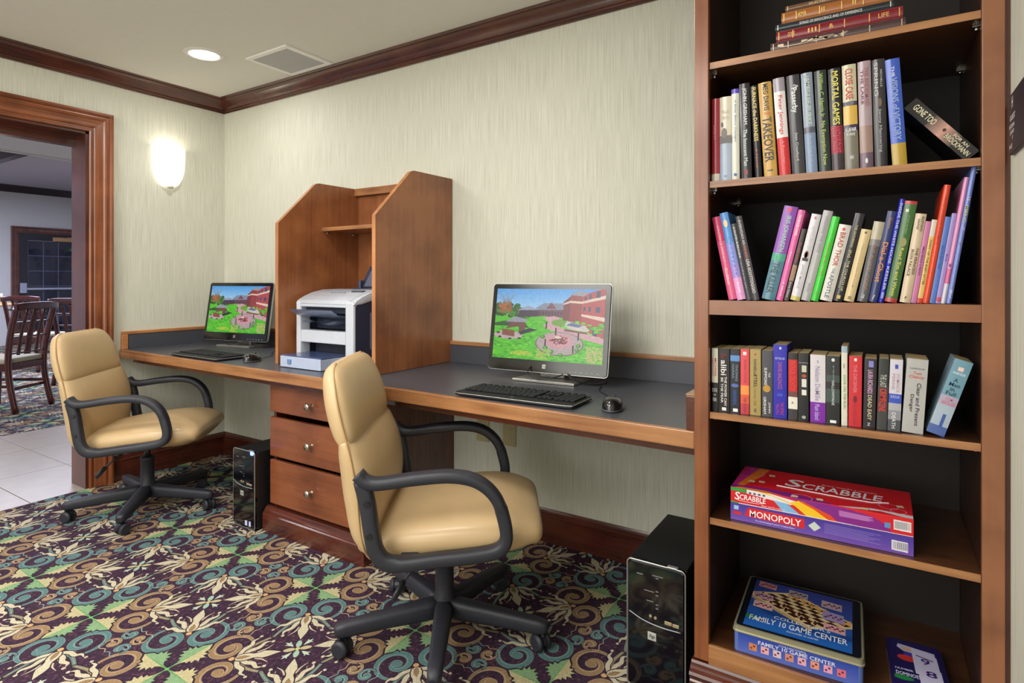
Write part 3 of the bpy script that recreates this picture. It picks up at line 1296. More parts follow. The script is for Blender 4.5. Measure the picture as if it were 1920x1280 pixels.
def book(label, group, x, z, th, H, lean, bands, texts=(), kind='hard', depth=None, recess=0, cover=None, name='book', yfront=-.702, pages=None):
    """bands: [(share of the height from the top, colour)], texts: (string, top, bottom, left, right, colour[, 'h'])"""
    depth = depth or (.155 if kind == 'hard' else .105)
    piv_r = lean > 0
    r = root(name, (x, yfront + recess, z + .0004), label, 'book', group, rot=(0, math.radians(lean), 0))
    x0 = -th if piv_r else 0
    x1 = x0 + th
    cols = [c for _, c in bands]
    rough = .22 if kind == 'hard' else .35
    mats = [plain(c, rough, coat=.25 if kind == 'hard' else .1, var=.05, scale=40) for c in cols]
    cv = plain(cover or max(bands, key=lambda q: q[0])[1], rough, var=.05, scale=40)
    mats.append(cv)
    ci = len(cols)
    t_ = .0025 if kind == 'hard' else .0006
    bulge = .0035 if kind == 'hard' else .0008
    b = MB()
    b.box(x0, .0015, 0, x0 + t_, depth, H, mi=ci)
    b.box(x1 - t_, .0015, 0, x1, depth, H, mi=ci)
    n = 6
    zt = H
    for (share, _), mi in zip(bands, range(len(bands))):
        zb = zt - share * H
        V = []
        for i in range(n + 1):
            u = i / n
            y = .0015 - bulge * (1 - (2 * u - 1) ** 2) ** (1 if kind == 'hard' else .5)
            V += [(x0 + th * u, y, zb), (x0 + th * u, y, zt)]
        b.raw(V, [(2 * i, 2 * i + 2, 2 * i + 3, 2 * i + 1) for i in range(n)], mi, True)
        V2 = [(p[0], .0045, p[2]) for p in V]
        zt = zb
    # close the spine board, top and bottom
    for zz in (0, H):
        V = [(x0 + th * i / n, .0015 - bulge * (1 - (2 * i / n - 1) ** 2), zz) for i in range(n + 1)] + [(x1, .0035, zz), (x0, .0035, zz)]
        b.raw(V, [tuple(range(n + 3))], ci)
    b.raw([(x0, .0035, 0), (x1, .0035, 0), (x1, .0035, H), (x0, .0035, H)], [(0, 1, 2, 3)], ci)
    b.obj('cover', mats, r, fix=False)
    b = MB()
    g = .004 if kind == 'hard' else .0002
    b.box(x0 + t_ + .0001, .0036, g, x1 - t_ - .0001, depth - g, H - g)
    b.obj('pages', pages or (PAGE if kind == 'hard' else PAGEY), r)
    if texts:
        b = MB()
        tm = []
        for tx in texts:
            s_, f0, f1, u0, u1, c = tx[:6]
            m_ = plain(c, .35, var=0)
            if m_ not in tm:
                tm.append(m_)
            mi = tm.index(m_)
            if len(tx) > 6 and tx[6] == 'r':     # plain coloured rectangle
                yy = .0015 - bulge - .0003
                b.raw([(x0 + th * u0, yy, H * (1 - f1)), (x0 + th * u1, yy, H * (1 - f1)), (x0 + th * u1, yy, H * (1 - f0)), (x0 + th * u0, yy, H * (1 - f0))], [(0, 1, 2, 3)], mi)
            elif len(tx) > 6 and tx[6] == 'o':
                yy = .0015 - bulge - .0004
                cx, cz, rx, rz_ = x0 + th * (u0 + u1) / 2, H * (1 - (f0 + f1) / 2), th * (u1 - u0) / 2, H * (f1 - f0) / 2
                b.raw([(cx + rx * math.cos(k * math.pi / 8), yy, cz + rz_ * math.sin(k * math.pi / 8)) for k in range(16)], [tuple(range(16))], mi)
            elif len(tx) > 6 and tx[6] == 'h':
                b.text(s_, (x0 + th * u0, .0015 - bulge - .0005, H * (1 - f1)), (1, 0, 0), (0, 0, 1), th * (u1 - u0), H * (f1 - f0), mi)
            else:
                b.text(s_, (x0 + th * u0, .0015 - bulge - .0005, H * (1 - f0)), (0, 0, -1), (1, 0, 0), H * (f1 - f0), th * (u1 - u0), mi)
        b.obj('lettering', tm, r, fix=False)
    return r


G2, G3, G4 = 'hardcovers on the second shelf', 'books on the middle shelf', 'paperbacks on the fourth shelf'
DK2 = '26252b'
S2 = [
    ('red clothbound book at the left end of the second shelf', 3.3660, .0205, .219, 0, [(.9, 'a02a38'), (.09, 'd8d0c4'), (.01, 'a02a38')], [('EIGHT', .32, .50, .3, .55, 'c8606a')]),
    ('white and pale blue book with a grey statue on its spine', 3.3875, .0285, .220, -.5, [(.55, 'ded6c4'), (.45, 'a9b8d0')], [('THE LOST', .16, .2, .15, .85, 'c8bca8', 'h'), ('ORDER', .23, .27, .2, .8, 'c8bca8', 'h'), ('', .46, .55, .0, 1, '5c5654', 'r'), ('', .37, .49, .15, .65, '746c68', 'o'), ('', .30, .36, .12, .32, '4c4848', 'o'), ('v', .93, .95, .35, .65, '48608a', 'h')]),
    ('slim white book with a violet band at the top', 3.4171, .0190, .236, -1.6, [(.05, '5a48b8'), (.95, 'd8d6cc')], [('A River Below Daylight', .12, .58, .35, .65, '6a7c98'), ('', .92, .955, .3, .7, '3a54a0', 'o')]),
    ('black hardcover with white capitals, red spot at its foot, fourth from the left stile', 3.4408, .0250, .246, -1.8, [(1, DK2)], [('JOHN GRISHAM', .05, .43, .28, .72, 'e0dce0'), ('The Innocent Man', .48, .86, .30, .68, 'c8d8d0'), ('', .90, .95, .35, .65, '902a30', 'r')]),
    ('thin dark book with yellow lettering left of the thick gold one', 3.4737, .0160, .236, -2.9, [(1, '221d22')], [('FURNACE the DARKNESS', .02, .60, .2, .8, 'e0c870'), ('A Novel', .68, .88, .3, .6, 'b86850')]),
    ('thick gold hardcover with big black title TAKEOVER', 3.4954, .0300, .240, -3.6, [(1, 'c49a4c')], [('MEG DAVIS', .02, .30, .35, .75, '282428'), ('THE', .32, .35, .3, .8, 'd06030', 'h'), ('TAKEOVER', .37, .84, .15, .85, '2c2628'), ('H&M', .92, .94, .3, .7, '443820', 'h')]),
    ('hardcover with white middle and red lower half, right of the gold one', 3.5304, .0255, .245, -3.7, [(.14, '9a92a0'), (.47, 'e4dcdc'), (.39, 'c8242c')], [('Peter Jennings', .18, .58, .25, .72, 'c83a40'), ('A Reporter', .64, .88, .35, .65, 'e08080')]),
    ('charcoal hardcover with white brush-script title Passerby', 3.5595, .0288, .246, -3.3, [(1, '37363c')], [('The', .10, .13, .5, .85, 'e4e4e4', 'h'), ('Passerby', .13, .38, .2, .75, 'f0f0f0'), ('Jean Crawford', .58, .86, .35, .62, 'b8b8bc')]),
    ('slate blue hardcover with pale capitals on the second shelf', 3.5902, .0245, .246, -2.9, [(.54, '8a98ac'), (.06, '58586a'), (.40, '7c8fb0')], [('JAMES LEE BURKE', .03, .52, .25, .75, 'b8c2b4'), ('Purple Cane Road', .63, .88, .35, .65, 'a8b6cc')]),
    ('dark green hardcover with long yellow-green lettering', 3.6180, .0255, .246, -2.7, [(1, '1e2e2c')], [('William C. Harris Jr.', .03, .47, .28, .72, 'a8b858'), ('No Exemption Now', .50, .93, .28, .72, 'b4c060')]),
    ('black hardcover lettered MORTAL GAMES in yellow', 3.6452, .0255, .245, -2.1, [(.56, '1e1c22'), (.27, '8c1c34'), (.17, '3a2c36')], [('MORTAL GAMES', .03, .55, .25, .8, 'e8dc60'), ('NATALIE DUKE', .57, .82, .2, .8, 'c83850')]),
    ('hardcover lettered CLOSE CASE in red over an eye and yellow glow', 3.6718, .0285, .248, -1.6, [(.35, 'c8c4a4'), (.04, '4a4450'), (.18, 'd8b050'), (.06, '3c2c50'), (.37, '7a7468')], [('CLOSE CASE', .04, .33, .22, .75, 'c83838'), ('', .35, .39, .2, .8, '6a6a78', 'o'), ('ALAFAIR', .60, .635, .1, .9, 'f0f0f0', 'h'), ('BURKE', .65, .675, .2, .8, 'e0e0e0', 'h'), ('HH', .86, .90, .4, .65, 'e0e0e0', 'h')]),
    ('mauve hardcover with faded cover art and red lettering', 3.7027, .0262, .250, -1.4, [(.6, 'a8949c'), (.25, '9c8078'), (.15, '6c5468')], [('THE BRIDESMAID', .06, .42, .5, .8, '9c5a64'), ('THE LAKE', .08, .40, .2, .42, '8a5a66'), ('', .90, .95, .4, .6, 'e0e0e4', 'o')]),
    ('near-black hardcover lettered SPRING in spaced capitals', 3.7315, .0248, .249, -1.5, [(1, '2e2c32')], [('SPRING', .03, .34, .15, .45, 'd0ccd0'), ('MICHELLE', .10, .26, .62, .78, 'b8b4b8'), ('Jenny Mannering', .46, .86, .38, .65, 'a8a8ac'), ('', .36, .44, .4, .7, '6c5848', 'o')]),
    ('bright blue and gold hardcover at the right end of the upright row', 3.7654, .0280, .244, -3.8, [(.79, '3a5cc4'), (.21, 'b89838')], [('VISIONS of VICTORY', .18, .76, .28, .75, '9cb0d8'), ('THE', .07, .17, .4, .6, 'e0e4f0')]),
]
pe, pt, ph = 3.3650, 0.0, .22           # right face of the book before: foot, slope, height
for lab, x, th, H, lean, bands, tx in S2:
    x = max(x, pe + .0006)
    k = math.tan(math.radians(lean))
    k = min(0.0, max(k, pt + (pe + .0004 - x) / min(H, ph)))
    lean = math.degrees(math.atan(k))
    book(lab, G2, x, 1.418, th, H, lean, bands, tx)
    pe, pt, ph = x + th / math.cos(math.radians(lean)), k, H

# the fallen one leaning in the corner of that shelf
fb = root('book', (3.8975, -.690, 1.4184), 'thick dark hardcover lettered GONE TOO, slumped against the right end of the second shelf', 'book', G2,
          rot=(0, math.radians(-50), math.radians(0)))
fb.rotation_euler = Matrix.Rotation(math.radians(-40), 3, 'Y').to_euler()
b = MB()
th, H, D_ = .031, .172, .15
ART = Canvas(64, 256, (30, 28, 32))
ART.poly([(0, .0), (1, 0), (1, .26), (0, .26)], (26, 24, 28))
for k in range(40):
    z = .26 + .4 * k / 40
    v = 1 - abs(k / 40 - .5) * 1.6
    ART.poly([(0, z), (1, z), (1, z + .011), (0, z + .011)], (60 + 150 * max(0, v), 54 + 105 * max(0, v), 54 + 90 * max(0, v)))
ART.ell(.4, .38, .2, .03, (40, 34, 36))
ART.ell(.6, .46, .12, .02, (60, 44, 40))
AM = image_mat('dusk_cover_art', ART.image('dusk_cover_art'), .2, coat=.3)
b.quad((0, -.0005, 0), (th, -.0005, 0), (th, -.0005, H), (0, -.0005, H), 1)
b.box(0, 0, 0, .003, D_, H, mi=0)
b.box(th - .003, 0, 0, th, D_, H, mi=0)
b.box(0, 0, 0, th, .003, H, mi=0)
b.obj('cover', [plain('1a191d', .2, coat=.3, name='dark_jacket'), AM], fb, fix=False)
b = MB()
b.box(.0031, .0031, .003, th - .0031, D_ - .004, H - .003)
b.obj('pages', PAGE, fb)
b = MB()
b.text('GONE TOO', (.010, -.0012, H * .93), (0, 0, -1), (1, 0, 0), H * .33, .014)
b.text('FOR AN', (.020, -.0012, H * .34), (0, 0, -1), (1, 0, 0), H * .22, .007)
b.text('BROCKMANN', (.007, -.0012, H * .40), (0, 0, -1), (1, 0, 0), H * .36, .011)
b.obj('lettering', plain('e0d8b8', .4, name='pale_gold_print'), fb, fix=False)

S3L = [
    ('slim pink book leaning left at the left end of the middle shelf', 3.4095, .0205, .220, -11.2, [(.3, 'c83a68'), (.7, 'd85a88')], [('KRISTEN & FRIENDS', .12, .55, .4, .65, 'f0a8b8'), ('Goddess', .62, .82, .3, .65, 'f8c8d4')], .12),
    ('sky blue to lilac children\'s book leaning left', 3.4308, .0205, .230, -11.2, [(.35, '5c96dc'), (.25, '8a96e0'), (.15, 'a08cd8'), (.25, 'dc98cc')], [('C a n d a p p l e', .28, .72, .35, .75, '5a6cc0'), ('', .08, .17, .25, .75, 'e8c8a0', 'o'), ('the pink', .80, .92, .3, .7, 'f8e0f0')], .16),
    ('thin dark grey paperback leaning left, shortest of the left-leaning four', 3.4520, .0153, .200, -11.2, [(1, '3e3e46')], [('AUGUSTEN BURROUGHS', .04, .45, .35, .65, 'd8d8d8'), ('a wolf at the table', .52, .85, .35, .6, '909098')], .13),
    ('dark hardcover leaning left with silver lettering, black cover facing the gap', 3.4680, .0158, .219, -11.2, [(1, '4a464c')], [('EVERYDAY AS', .05, .34, .3, .7, 'b0acb0'), ('FREE', .36, .50, .3, .7, 'a04838'), ('LISA SCOTTOGGIO', .52, .92, .25, .75, 'c8c4c4')], .15),
]
for lab, x, th, H, lean, bands, tx, dp in S3L:
    book(lab, G3, x, 1.109, th, H, lean, bands, tx, depth=dp, cover='17171b' if 'black cover' in lab else None)
S3R = [
    ('thick purple and teal hardcover beside the gap on the middle shelf', 3.5194, .0318, .236, 'hard', [(.5, '8a4cae'), (.08, '4a9c8c'), (.42, '4c7c90')], [('IRIS JOHANSEN', .10, .48, .3, .72, '9cc8b8'), ('EIGHT', .52, .58, .3, .7, '50c878', 'h'), ('THE KILLER', .60, .93, .2, .7, '26404e'), ('', .02, .055, .35, .6, 'e04858', 'r')]),
    ('slim bright pink book next to the purple hardcover', 3.5372, .0155, .227, 'hard', [(1, 'e068a8')], [('THE PRINCESS DIARIES', .05, .28, .3, .7, 'f8e0ec'), ('Princess', .46, .58, .4, .6, 'f8e0ec'), ('MEG', .80, .95, .4, .6, 'f8e0ec')]),
    ('small dark brown paperback tucked in behind the pink book', 3.5505, .0108, .180, 'paper', [(.5, '2e2224'), (.22, '907458'), (.28, '3a3034')], [('THIEVES', .18, .46, .3, .7, 'b04038'), ('Erica Diane', .74, .95, .3, .7, 'c8bcb0')]),
    ('white hardcover with a small portrait on its spine', 3.5746, .0210, .214, 'hard', [(.95, 'd4d2da'), (.05, 'c8bc70')], [('NO TITLE FOR A DAY', .14, .42, .35, .65, 'b8b8c0'), ('', .42, .51, .28, .72, '7a3c30', 'o'), ('', .435, .505, .36, .64, 'd8a888', 'o'), ('', .505, .54, .2, .8, '28262c', 'r'), ('JANE MARIE', .58, .86, .3, .6, 'a0a0ac'), ('', .03, .06, .4, .6, 'c87878', 'r')]),
    ('tall pale grey hardcover left of the bright green one', 3.5978, .0205, .221, 'hard', [(1, 'a9a8aa')], [('WINNING THE RACE', .06, .46, .35, .65, '88888e'), ('Annie', .80, .90, .35, .6, '8c8c92')]),
    ('bright green slim hardcover with red title', 3.6152, .0163, .206, 'hard', [(1, '38c838')], [('Anyone But You', .30, .70, .3, .68, 'b06820'), ('AB', .88, .93, .4, .65, '80a830')]),
    ('white hardcover with red capitals and blue-grey title THE APOSTLE', 3.6440, .0260, .184, 'hard', [(1, 'd2cec8')], [('BRAD THOR', .10, .54, .28, .7, 'b04038'), ('THE', .57, .64, .35, .6, '68809c'), ('APOSTLE', .65, .96, .3, .66, '5c6878'), ('', .04, .08, .35, .6, 'c84048', 'o')]),
    ('black hardcover with gilt lettering between white and cream books', 3.6655, .0195, .210, 'hard', [(1, '232228')], [('THE GATHERING', .13, .38, .4, .6, 'c8b878'), ('{Fe}', .41, .50, .3, .65, 'c8b878'), ('THE CHURCH OF', .53, .88, .5, .72, 'c8c0a0'), ('SAN FRANCISCO', .56, .85, .22, .4, 'c8c0a0'), ('', .93, .97, .3, .7, 'c8b060', 'r')]),
    ('short plain cream hardcover', 3.6890, .0210, .171, 'hard', [(1, 'd0ba8a')], [('THE LITTLE BOOK OF CALM', .2, .8, .45, .6, 'b89c6c'), ('EE', .93, .97, .35, .65, '3c3428'), ('', .03, .06, .4, .6, '5c4c38', 'r')]),
    ('grey book fading to white at the top, title in copper capitals', 3.7165, .0215, .187, 'hard', [(.22, 'b4ac98'), (.08, '7c7878'), (.70, '54565e')], [('THE ROYAL CODE', .27, .85, .35, .65, '9c6c54'), ('PB', .91, .96, .3, .6, 'c0c0c8')]),
    ('navy book lettered Dial-a-Ghost in orange', 3.7360, .0180, .210, 'hard', [(1, '27346c')], [('Ibbotson', .07, .19, .4, .65, 'c07840'), ('Dial-a-Ghost', .34, .78, .22, .8, 'e08c50'), ('/', .92, .97, .35, .6, 'e0d8b0', 'h')]),
    ('thin vivid blue book lettered INSIDE THE WHITE HOUSE', 3.7478, .0102, .237, 'hard', [(1, '1c24b0')], [('INSIDE THE WHITE HOUSE', .04, .62, .25, .75, 'c0c4e8'), ('KESSLER', .65, .88, .25, .75, 'c0c4e8'), ('', .90, .96, .25, .75, '9098d8', 'r')]),
    ('green hardcover with red ends lettered Read \'Em and Weep', 3.7730, .0235, .230, 'hard', [(.03, 'b83438'), (.93, '3e6a34'), (.04, 'b83438')], [("Read 'Em and Weep", .46, .94, .3, .7, 'd0c850'), ('A Poem by Heart', .14, .32, .45, .65, '88a868'), ('', .36, .45, .2, .8, '90905c', 'o'), ('', .08, .11, .2, .45, 'e0e0d0', 'r')]),
    ('cream hardcover lettered IRON PALACE right of the green one', 3.7985, .0205, .200, 'hard', [(1, 'd0bca0')], [('GUSTAVO', .03, .20, .62, .85, '3c3028'), ('SAINZ', .06, .18, .3, .5, '3c3028'), ('THE PRINCESS', .38, .68, .62, .85, '4a2c24'), ('IRON PALACE', .40, .70, .2, .45, '4a2c24'), ('P', .93, .96, .4, .6, '3c3028', 'h')]),
    ('slim dusty pink book right of the cream one', 3.8095, .0103, .183, 'paper', [(1, 'c070a0')], [('AMELIA BEDELIA & FRIENDS', .3, .66, .3, .7, '5c2c54')]),
    ('thin white and yellow book with red foot', 3.8200, .0097, .186, 'paper', [(.2, 'd0cabc'), (.74, 'd8b468'), (.06, 'c83c28')], [('DIARY OF THE BABY-SITTER', .24, .78, .3, .7, '4a4030')]),
    ('tall red-orange picture book standing well above its neighbours', 3.8325, .0120, .261, 'hard', [(1, 'dc4420')], [('PAULA DANZIGER IS COMING', .1, .5, .35, .65, 'b03018')]),
    ('slim cornflower blue paperback in front of the orange book', 3.8435, .0102, .191, 'paper', [(1, '4c74c4')], [('BROWN BOY TALES', .33, .6, .3, .7, '2c488c')]),
    ('slim lilac paperback with a red spot at its foot', 3.8528, .0088, .198, 'paper', [(.93, '9c88c8'), (.05, 'c04868'), (.02, '9c88c8')], [('BUG', .45, .53, .3, .7, '4c3c9c')]),
    ('tall thin pink picture book, second from the right end', 3.8618, .0085, .275, 'hard', [(.72, 'dc98c4'), (.12, 'd86c98'), (.16, 'd0ccd8')], [('', .68, .71, .2, .8, '8c4c88', 'o')]),
    ('tallest pale blue picture book, at the right end of the middle shelf', 3.8720, .0095, .296, 'hard', [(1, '7c90d8')], [('C', .22, .24, .2, .8, 'e0dcc0', 'h'), ('MELC', .28, .40, .25, .75, 'c8c850'), ('O', .44, .46, .2, .8, 'c8b8e0', 'h'), ('T', .55, .57, .2, .8, '8c6c60', 'h'), ('BV', .90, .96, .3, .7, 'e0e0f0')]),
]
nx, nk = 3.9215, 0.0                    # left face of the book to the right: foot, slope
lean = 8.3
placed = []
for q in reversed(S3R):
    lab, x, th, H, kd, bands, tx = q
    want = 12.9 if x < 3.745 else (12.4 if x < 3.78 else (10.2 if x < 3.80 else (9.6 if x < 3.84 else 8.6)))
    x = min(x, nx - .0005)
    k = min(math.tan(math.radians(want)), nk + (nx - .0006 - x) / H)
    if q is S3R[-1]:
        k = min(math.tan(math.radians(8.6)), (3.9205 - x) / H)
    lean = math.degrees(math.atan(k))
    placed.append((lab, x, th * .985, H, lean, bands, tx, kd))
    nx, nk = x - th * .985 / math.cos(math.radians(lean)), k
for lab, x, th, H, lean, bands, tx, kd in reversed(placed):
    book(lab, G3, x, 1.109, th, H, lean, bands, tx, kd, depth=.19 if H > .25 else (.15 if kd == 'hard' else .11))

S4 = [
    ('white and black paperback with red lettering at the left end of the fourth shelf', 3.3665, .0155, .164, 0, [(.55, 'dcd6c8'), (.45, '1c1c20')], [('MICHAEL', .16, .46, .45, .8, 'c83c38'), ('PRESCOTT', .16, .45, .1, .3, 'b84848'), ('STATE', .64, .70, .1, .9, 'e0e0e0', 'h'), ('OF', .73, .76, .3, .7, 'e0e0e0', 'h'), ('FEAR', .79, .85, .2, .8, 'e0e0e0', 'h')]),
    ('black paperback lettered alibi in white', 3.3844, .0268, .164, 0, [(1, '231a1c')], [('TAMI', .08, .15, .2, .7, '8c2830', 'h'), ('alibi', .18, .42, .2, .72, 'f0ecec'), ('THE POWER CAN', .44, .90, .52, .75, 'e8e4e4'), ('BE THE FEAR', .46, .86, .2, .42, 'e8e4e4'), ('', .93, .98, .3, .7, 'f0f0f0', 'r')]),
    ('dark blue paperback with a light blue block near its top', 3.4131, .0232, .165, 0, [(.10, '20222c'), (.09, '5c8cc8'), (.81, '1e222e')], [('THOMAS', .24, .50, .55, .8, '7c909c'), ('HARRIS', .24, .46, .2, .42, '7c909c'), ('', .54, .60, .1, .9, '5468a8', 'o'), ('HANNIBAL', .64, .88, .3, .7, '3458a0'), ('', .93, .98, .3, .8, 'f0f0f0', 'r')]),
    ('pink-red paperback with an orange sunset band', 3.4382, .0208, .166, 0, [(.56, 'd84850'), (.14, 'e89048'), (.14, 'd85840'), (.16, 'c03c48')], [('SUSAN WIGGS', .16, .52, .4, .7, 'a83848'), ('THE OCEAN', .74, .97, .35, .68, '903040'), ('', .04, .09, .3, .7, 'f0d8d8', 'r')]),
    ('khaki gold paperback left of the dark grey one with the gold oval', 3.4611, .0258, .167, 0, [(1, 'a58f56')], [('DANIELLE', .15, .40, .35, .6, '2c2820'), ('STEEL', .38, .58, .35, .65, '2c2820'), ('Honor Silk', .60, .86, .35, .6, '846c30'), ('EE', .90, .95, .38, .6, '3c3428', 'h'), ('', .06, .09, .4, .6, 'b83830', 'o')]),
    ('dark grey paperback lettered SUMMONS, with a gold oval', 3.4895, .0250, .166, 0, [(1, '45444c')], [('THE', .33, .40, .6, .78, 'd0ccd0'), ('SUMMONS', .26, .52, .22, .48, 'e4e0e4'), ('', .52, .63, .1, .8, 'b88c38', 'o'), ('JOHN', .78, .94, .58, .8, 'e0e0e0'), ('GRISHAM', .70, .96, .15, .4, 'e0e0e0')]),
    ('bright royal blue paperback taller than its neighbours, red lettering', 3.5157, .0312, .182, 0, [(1, '2420a8')], [('DAVID BALDACCI', .24, .60, .35, .65, 'b85878'), ('1', .03, .06, .45, .6, 'd0d0f0', 'h'), ('BESTSELLER', .17, .20, .15, .85, 'b0b0e8', 'h'), ('THE SIMPLE', .78, .95, .52, .78, 'a83c80'), ('TRUTH', .80, .95, .2, .42, 'a83c80'), ('AND', .66, .70, .3, .7, '5c78d0', 'h')]),
    ('black paperback with large red lettering and a white label', 3.5499, .0206, .164, 0, [(.10, '201c1e'), (.48, 'b82024'), (.08, '6c4040'), (.18, 'e0dcd0'), (.16, '38363a')], [('PATRICK', .12, .32, .2, .8, 'e83c38'), ('CRICHTON', .34, .57, .2, .8, 'e83c38'), ('A', .73, .76, .35, .6, '4c3c38', 'h')]),
    ('black paperback with small white label patches', 3.5721, .0226, .165, 0, [(1, '18191c')], [('', .14, .145, .05, .95, 'b0b0b0', 'r'), ('', .18, .28, .35, .8, 'c4c4b0', 'r'), ('', .31, .36, .35, .8, 'b04838', 'o'), ('', .38, .50, .35, .8, 'd8d4cc', 'r'), ('', .54, .62, .35, .8, 'dcd8d0', 'r'), ('', .92, .97, .35, .75, 'a0a0a0', 'o')]),
    ('wide paperback, white above and purple below, on the fourth shelf', 3.5984, .0325, .163, 0, [(.70, 'd2ccd2'), (.30, '7a20a0')], [('Nelson DeMille', .17, .68, .32, .65, '9c90b4'), ('Plum Island', .73, .96, .3, .62, 'b8a8e8'), ('I', .08, .12, .45, .55, 'a89cb0', 'h')]),
    ('black paperback with grey-green cover art, thick, after the purple one', 3.6322, .0285, .162, 0, [(.28, '26282a'), (.10, '3c4a46'), (.10, '1c1e20'), (.20, '3a4c48'), (.32, '1c1d1f')], [('HALLOWMANE', .36, .72, .42, .62, 'c8c8cc'), ('BY THE AUTHOR', .14, .40, .5, .6, '90a09c'), ('', .03, .08, .4, .65, 'd8d8d8', 'o'), ('', .94, .98, .3, .75, 'f0f0f0', 'r')]),
    ('narrow white paperback lettered in green, taller than its neighbours', 3.6642, .0122, .187, 0, [(.08, '9cb0c0'), (.92, 'd8d2c4')], [('DUCK ON THE RUN', .36, .78, .35, .75, '38a048'), ('BARR', .22, .28, .3, .6, '7c7c7c')]),
    ('bright red paperback lettered THE DECEIVER', 3.6784, .0262, .165, .6, [(1, 'c82430')], [('THE DECEIVER', .12, .52, .35, .62, 'd8808c'), ('', .56, .66, .35, .65, '6c1c24', 'o'), ('RED THREADS AND', .67, .97, .35, .6, '9c3038'), ('', .03, .07, .4, .6, 'f0e0e0', 'r')]),
    ('black paperback lettered DEAD EASY below pink and white type', 3.7076, .0240, .161, 1.3, [(1, '261e24')], [('LAURA RICHARDS', .16, .50, .3, .72, 'd8a8d0'), ('DEAD EASY', .52, .88, .35, .68, 'd0c8a8'), ('', .03, .12, .35, .75, '8080c8', 'r'), ('Z', .92, .96, .35, .6, 'e0e0e0', 'h')]),
    ('narrow black paperback with a scarlet splash on its spine', 3.7345, .0195, .163, 1.8, [(.38, '2c2e30'), (.36, '4a3436'), (.26, '3c3c3e')], [('THE LAST', .22, .40, .2, .8, 'b8bcb0'), ('CRIME', .42, .60, .2, .85, 'd83c34'), ('SCENE', .58, .74, .15, .8, 'd83c34')]),
    ('white-grey paperback with a blue band, title DEATH at its foot', 3.7555, .0242, .163, 2.0, [(.48, 'ccc8d4'), (.13, '3850b8'), (.10, 'a8a8b0'), (.13, '8c8c94'), (.16, '484c54')], [('DOMINICK', .20, .46, .55, .8, 'b898a4'), ('PERNE', .20, .42, .2, .42, 'b898a4'), ('BURGLAR', .50, .54, .15, .85, 'b0b8e8', 'h'), ('DEATH', .74, .96, .3, .6, 'd8d8d8'), ('', .07, .13, .4, .65, '3c4cb0', 'r')]),
    ('very thick silver paperback lettered Clear and Present Danger', 3.7822, .0395, .166, 3.6, [(1, 'b0afae')], [('Tom', .17, .21, .35, .72, 'c84c4c', 'h'), ('Clancy', .22, .27, .15, .85, 'c84c4c', 'h'), ('Clear and Present', .32, .90, .55, .75, '2c2a30'), ('Danger', .48, .72, .25, .45, '2c2a30'), ('THE BESTSELLER', .12, .14, .15, .85, '6c6c70', 'h')]),
]
for lab, x, th, H, lean, bands, tx in S4:
    book(lab, G4, x + (th / math.cos(math.radians(lean)) if lean > 0 else 0), .818, th, H, lean, bands, tx, 'paper')
book('pale blue paperback leaning right at the right end of the fourth shelf', G4, 3.8593, .818, .0325, .172, 17.2,
     [(.48, '6c98ac'), (.12, 'a8a0b8'), (.28, 'a4b4c4'), (.12, '4c64a4')],
     [('A', .24, .29, .35, .6, '1c3c50', 'h'), ('Man', .30, .35, .2, .8, '1c3c50', 'h'), ('in', .36, .41, .35, .6, '1c3c50', 'h'), ('Full', .42, .47, .2, .75, '1c3c50', 'h'), ('TOM', .50, .54, .3, .7, 'd07890', 'h'), ('WOLFE', .55, .60, .15, .9, 'd07890', 'h'), ('THE BESTSELLER', .16, .19, .15, .85, 'e0ecf0', 'h'), ('', .09, .14, .35, .65, 'e8c8c0', 'r'), ('', .72, .90, .5, .68, '3c58a0', 'r')], 'paper', cover='8aa4b4')

# flat stack on the top shelf
TS = [
    ('bottom brown leather book of the flat stack on the top shelf', 3.511, 3.790, 1.7275, .022, '4a3234', 'c8b49c', [('UE', .06, .5), ('A', .22, .5), ('of', .42, .6), ('A', .62, .6), ('II', .80, .5)]),
    ('dark red leather book with gilt bands, second in the flat stack', 3.524, 3.785, 1.7500, .026, '7c1424', 'e0b068', [('GODS', .10, .16), ('III', .27, .34), ('&', .44, .48), ('LIFE', .82, .90)]),
    ('thin dark teal book lettered in white, third in the flat stack', 3.522, 3.768, 1.7765, .0165, '1c2830', 'd8d8d8', [('SONGS OF INNOCENCE AND OF EXPERIENCE', .22, .75)]),
    ('tan leather book with gilt bands, near the top of the flat stack', 3.536, 3.765, 1.7935, .026, 'a0602c', 'f0cc78', [('HOMER', .16, .24), ('II', .38, .41), ('II', .66, .69)]),
    ('thin brown book crowning the flat stack on the top shelf', 3.545, 3.750, 1.8200, .014, '6c4a30', 'd8c090', [('SELECTED AND ILLUSTRATED', .25, .8)]),
]
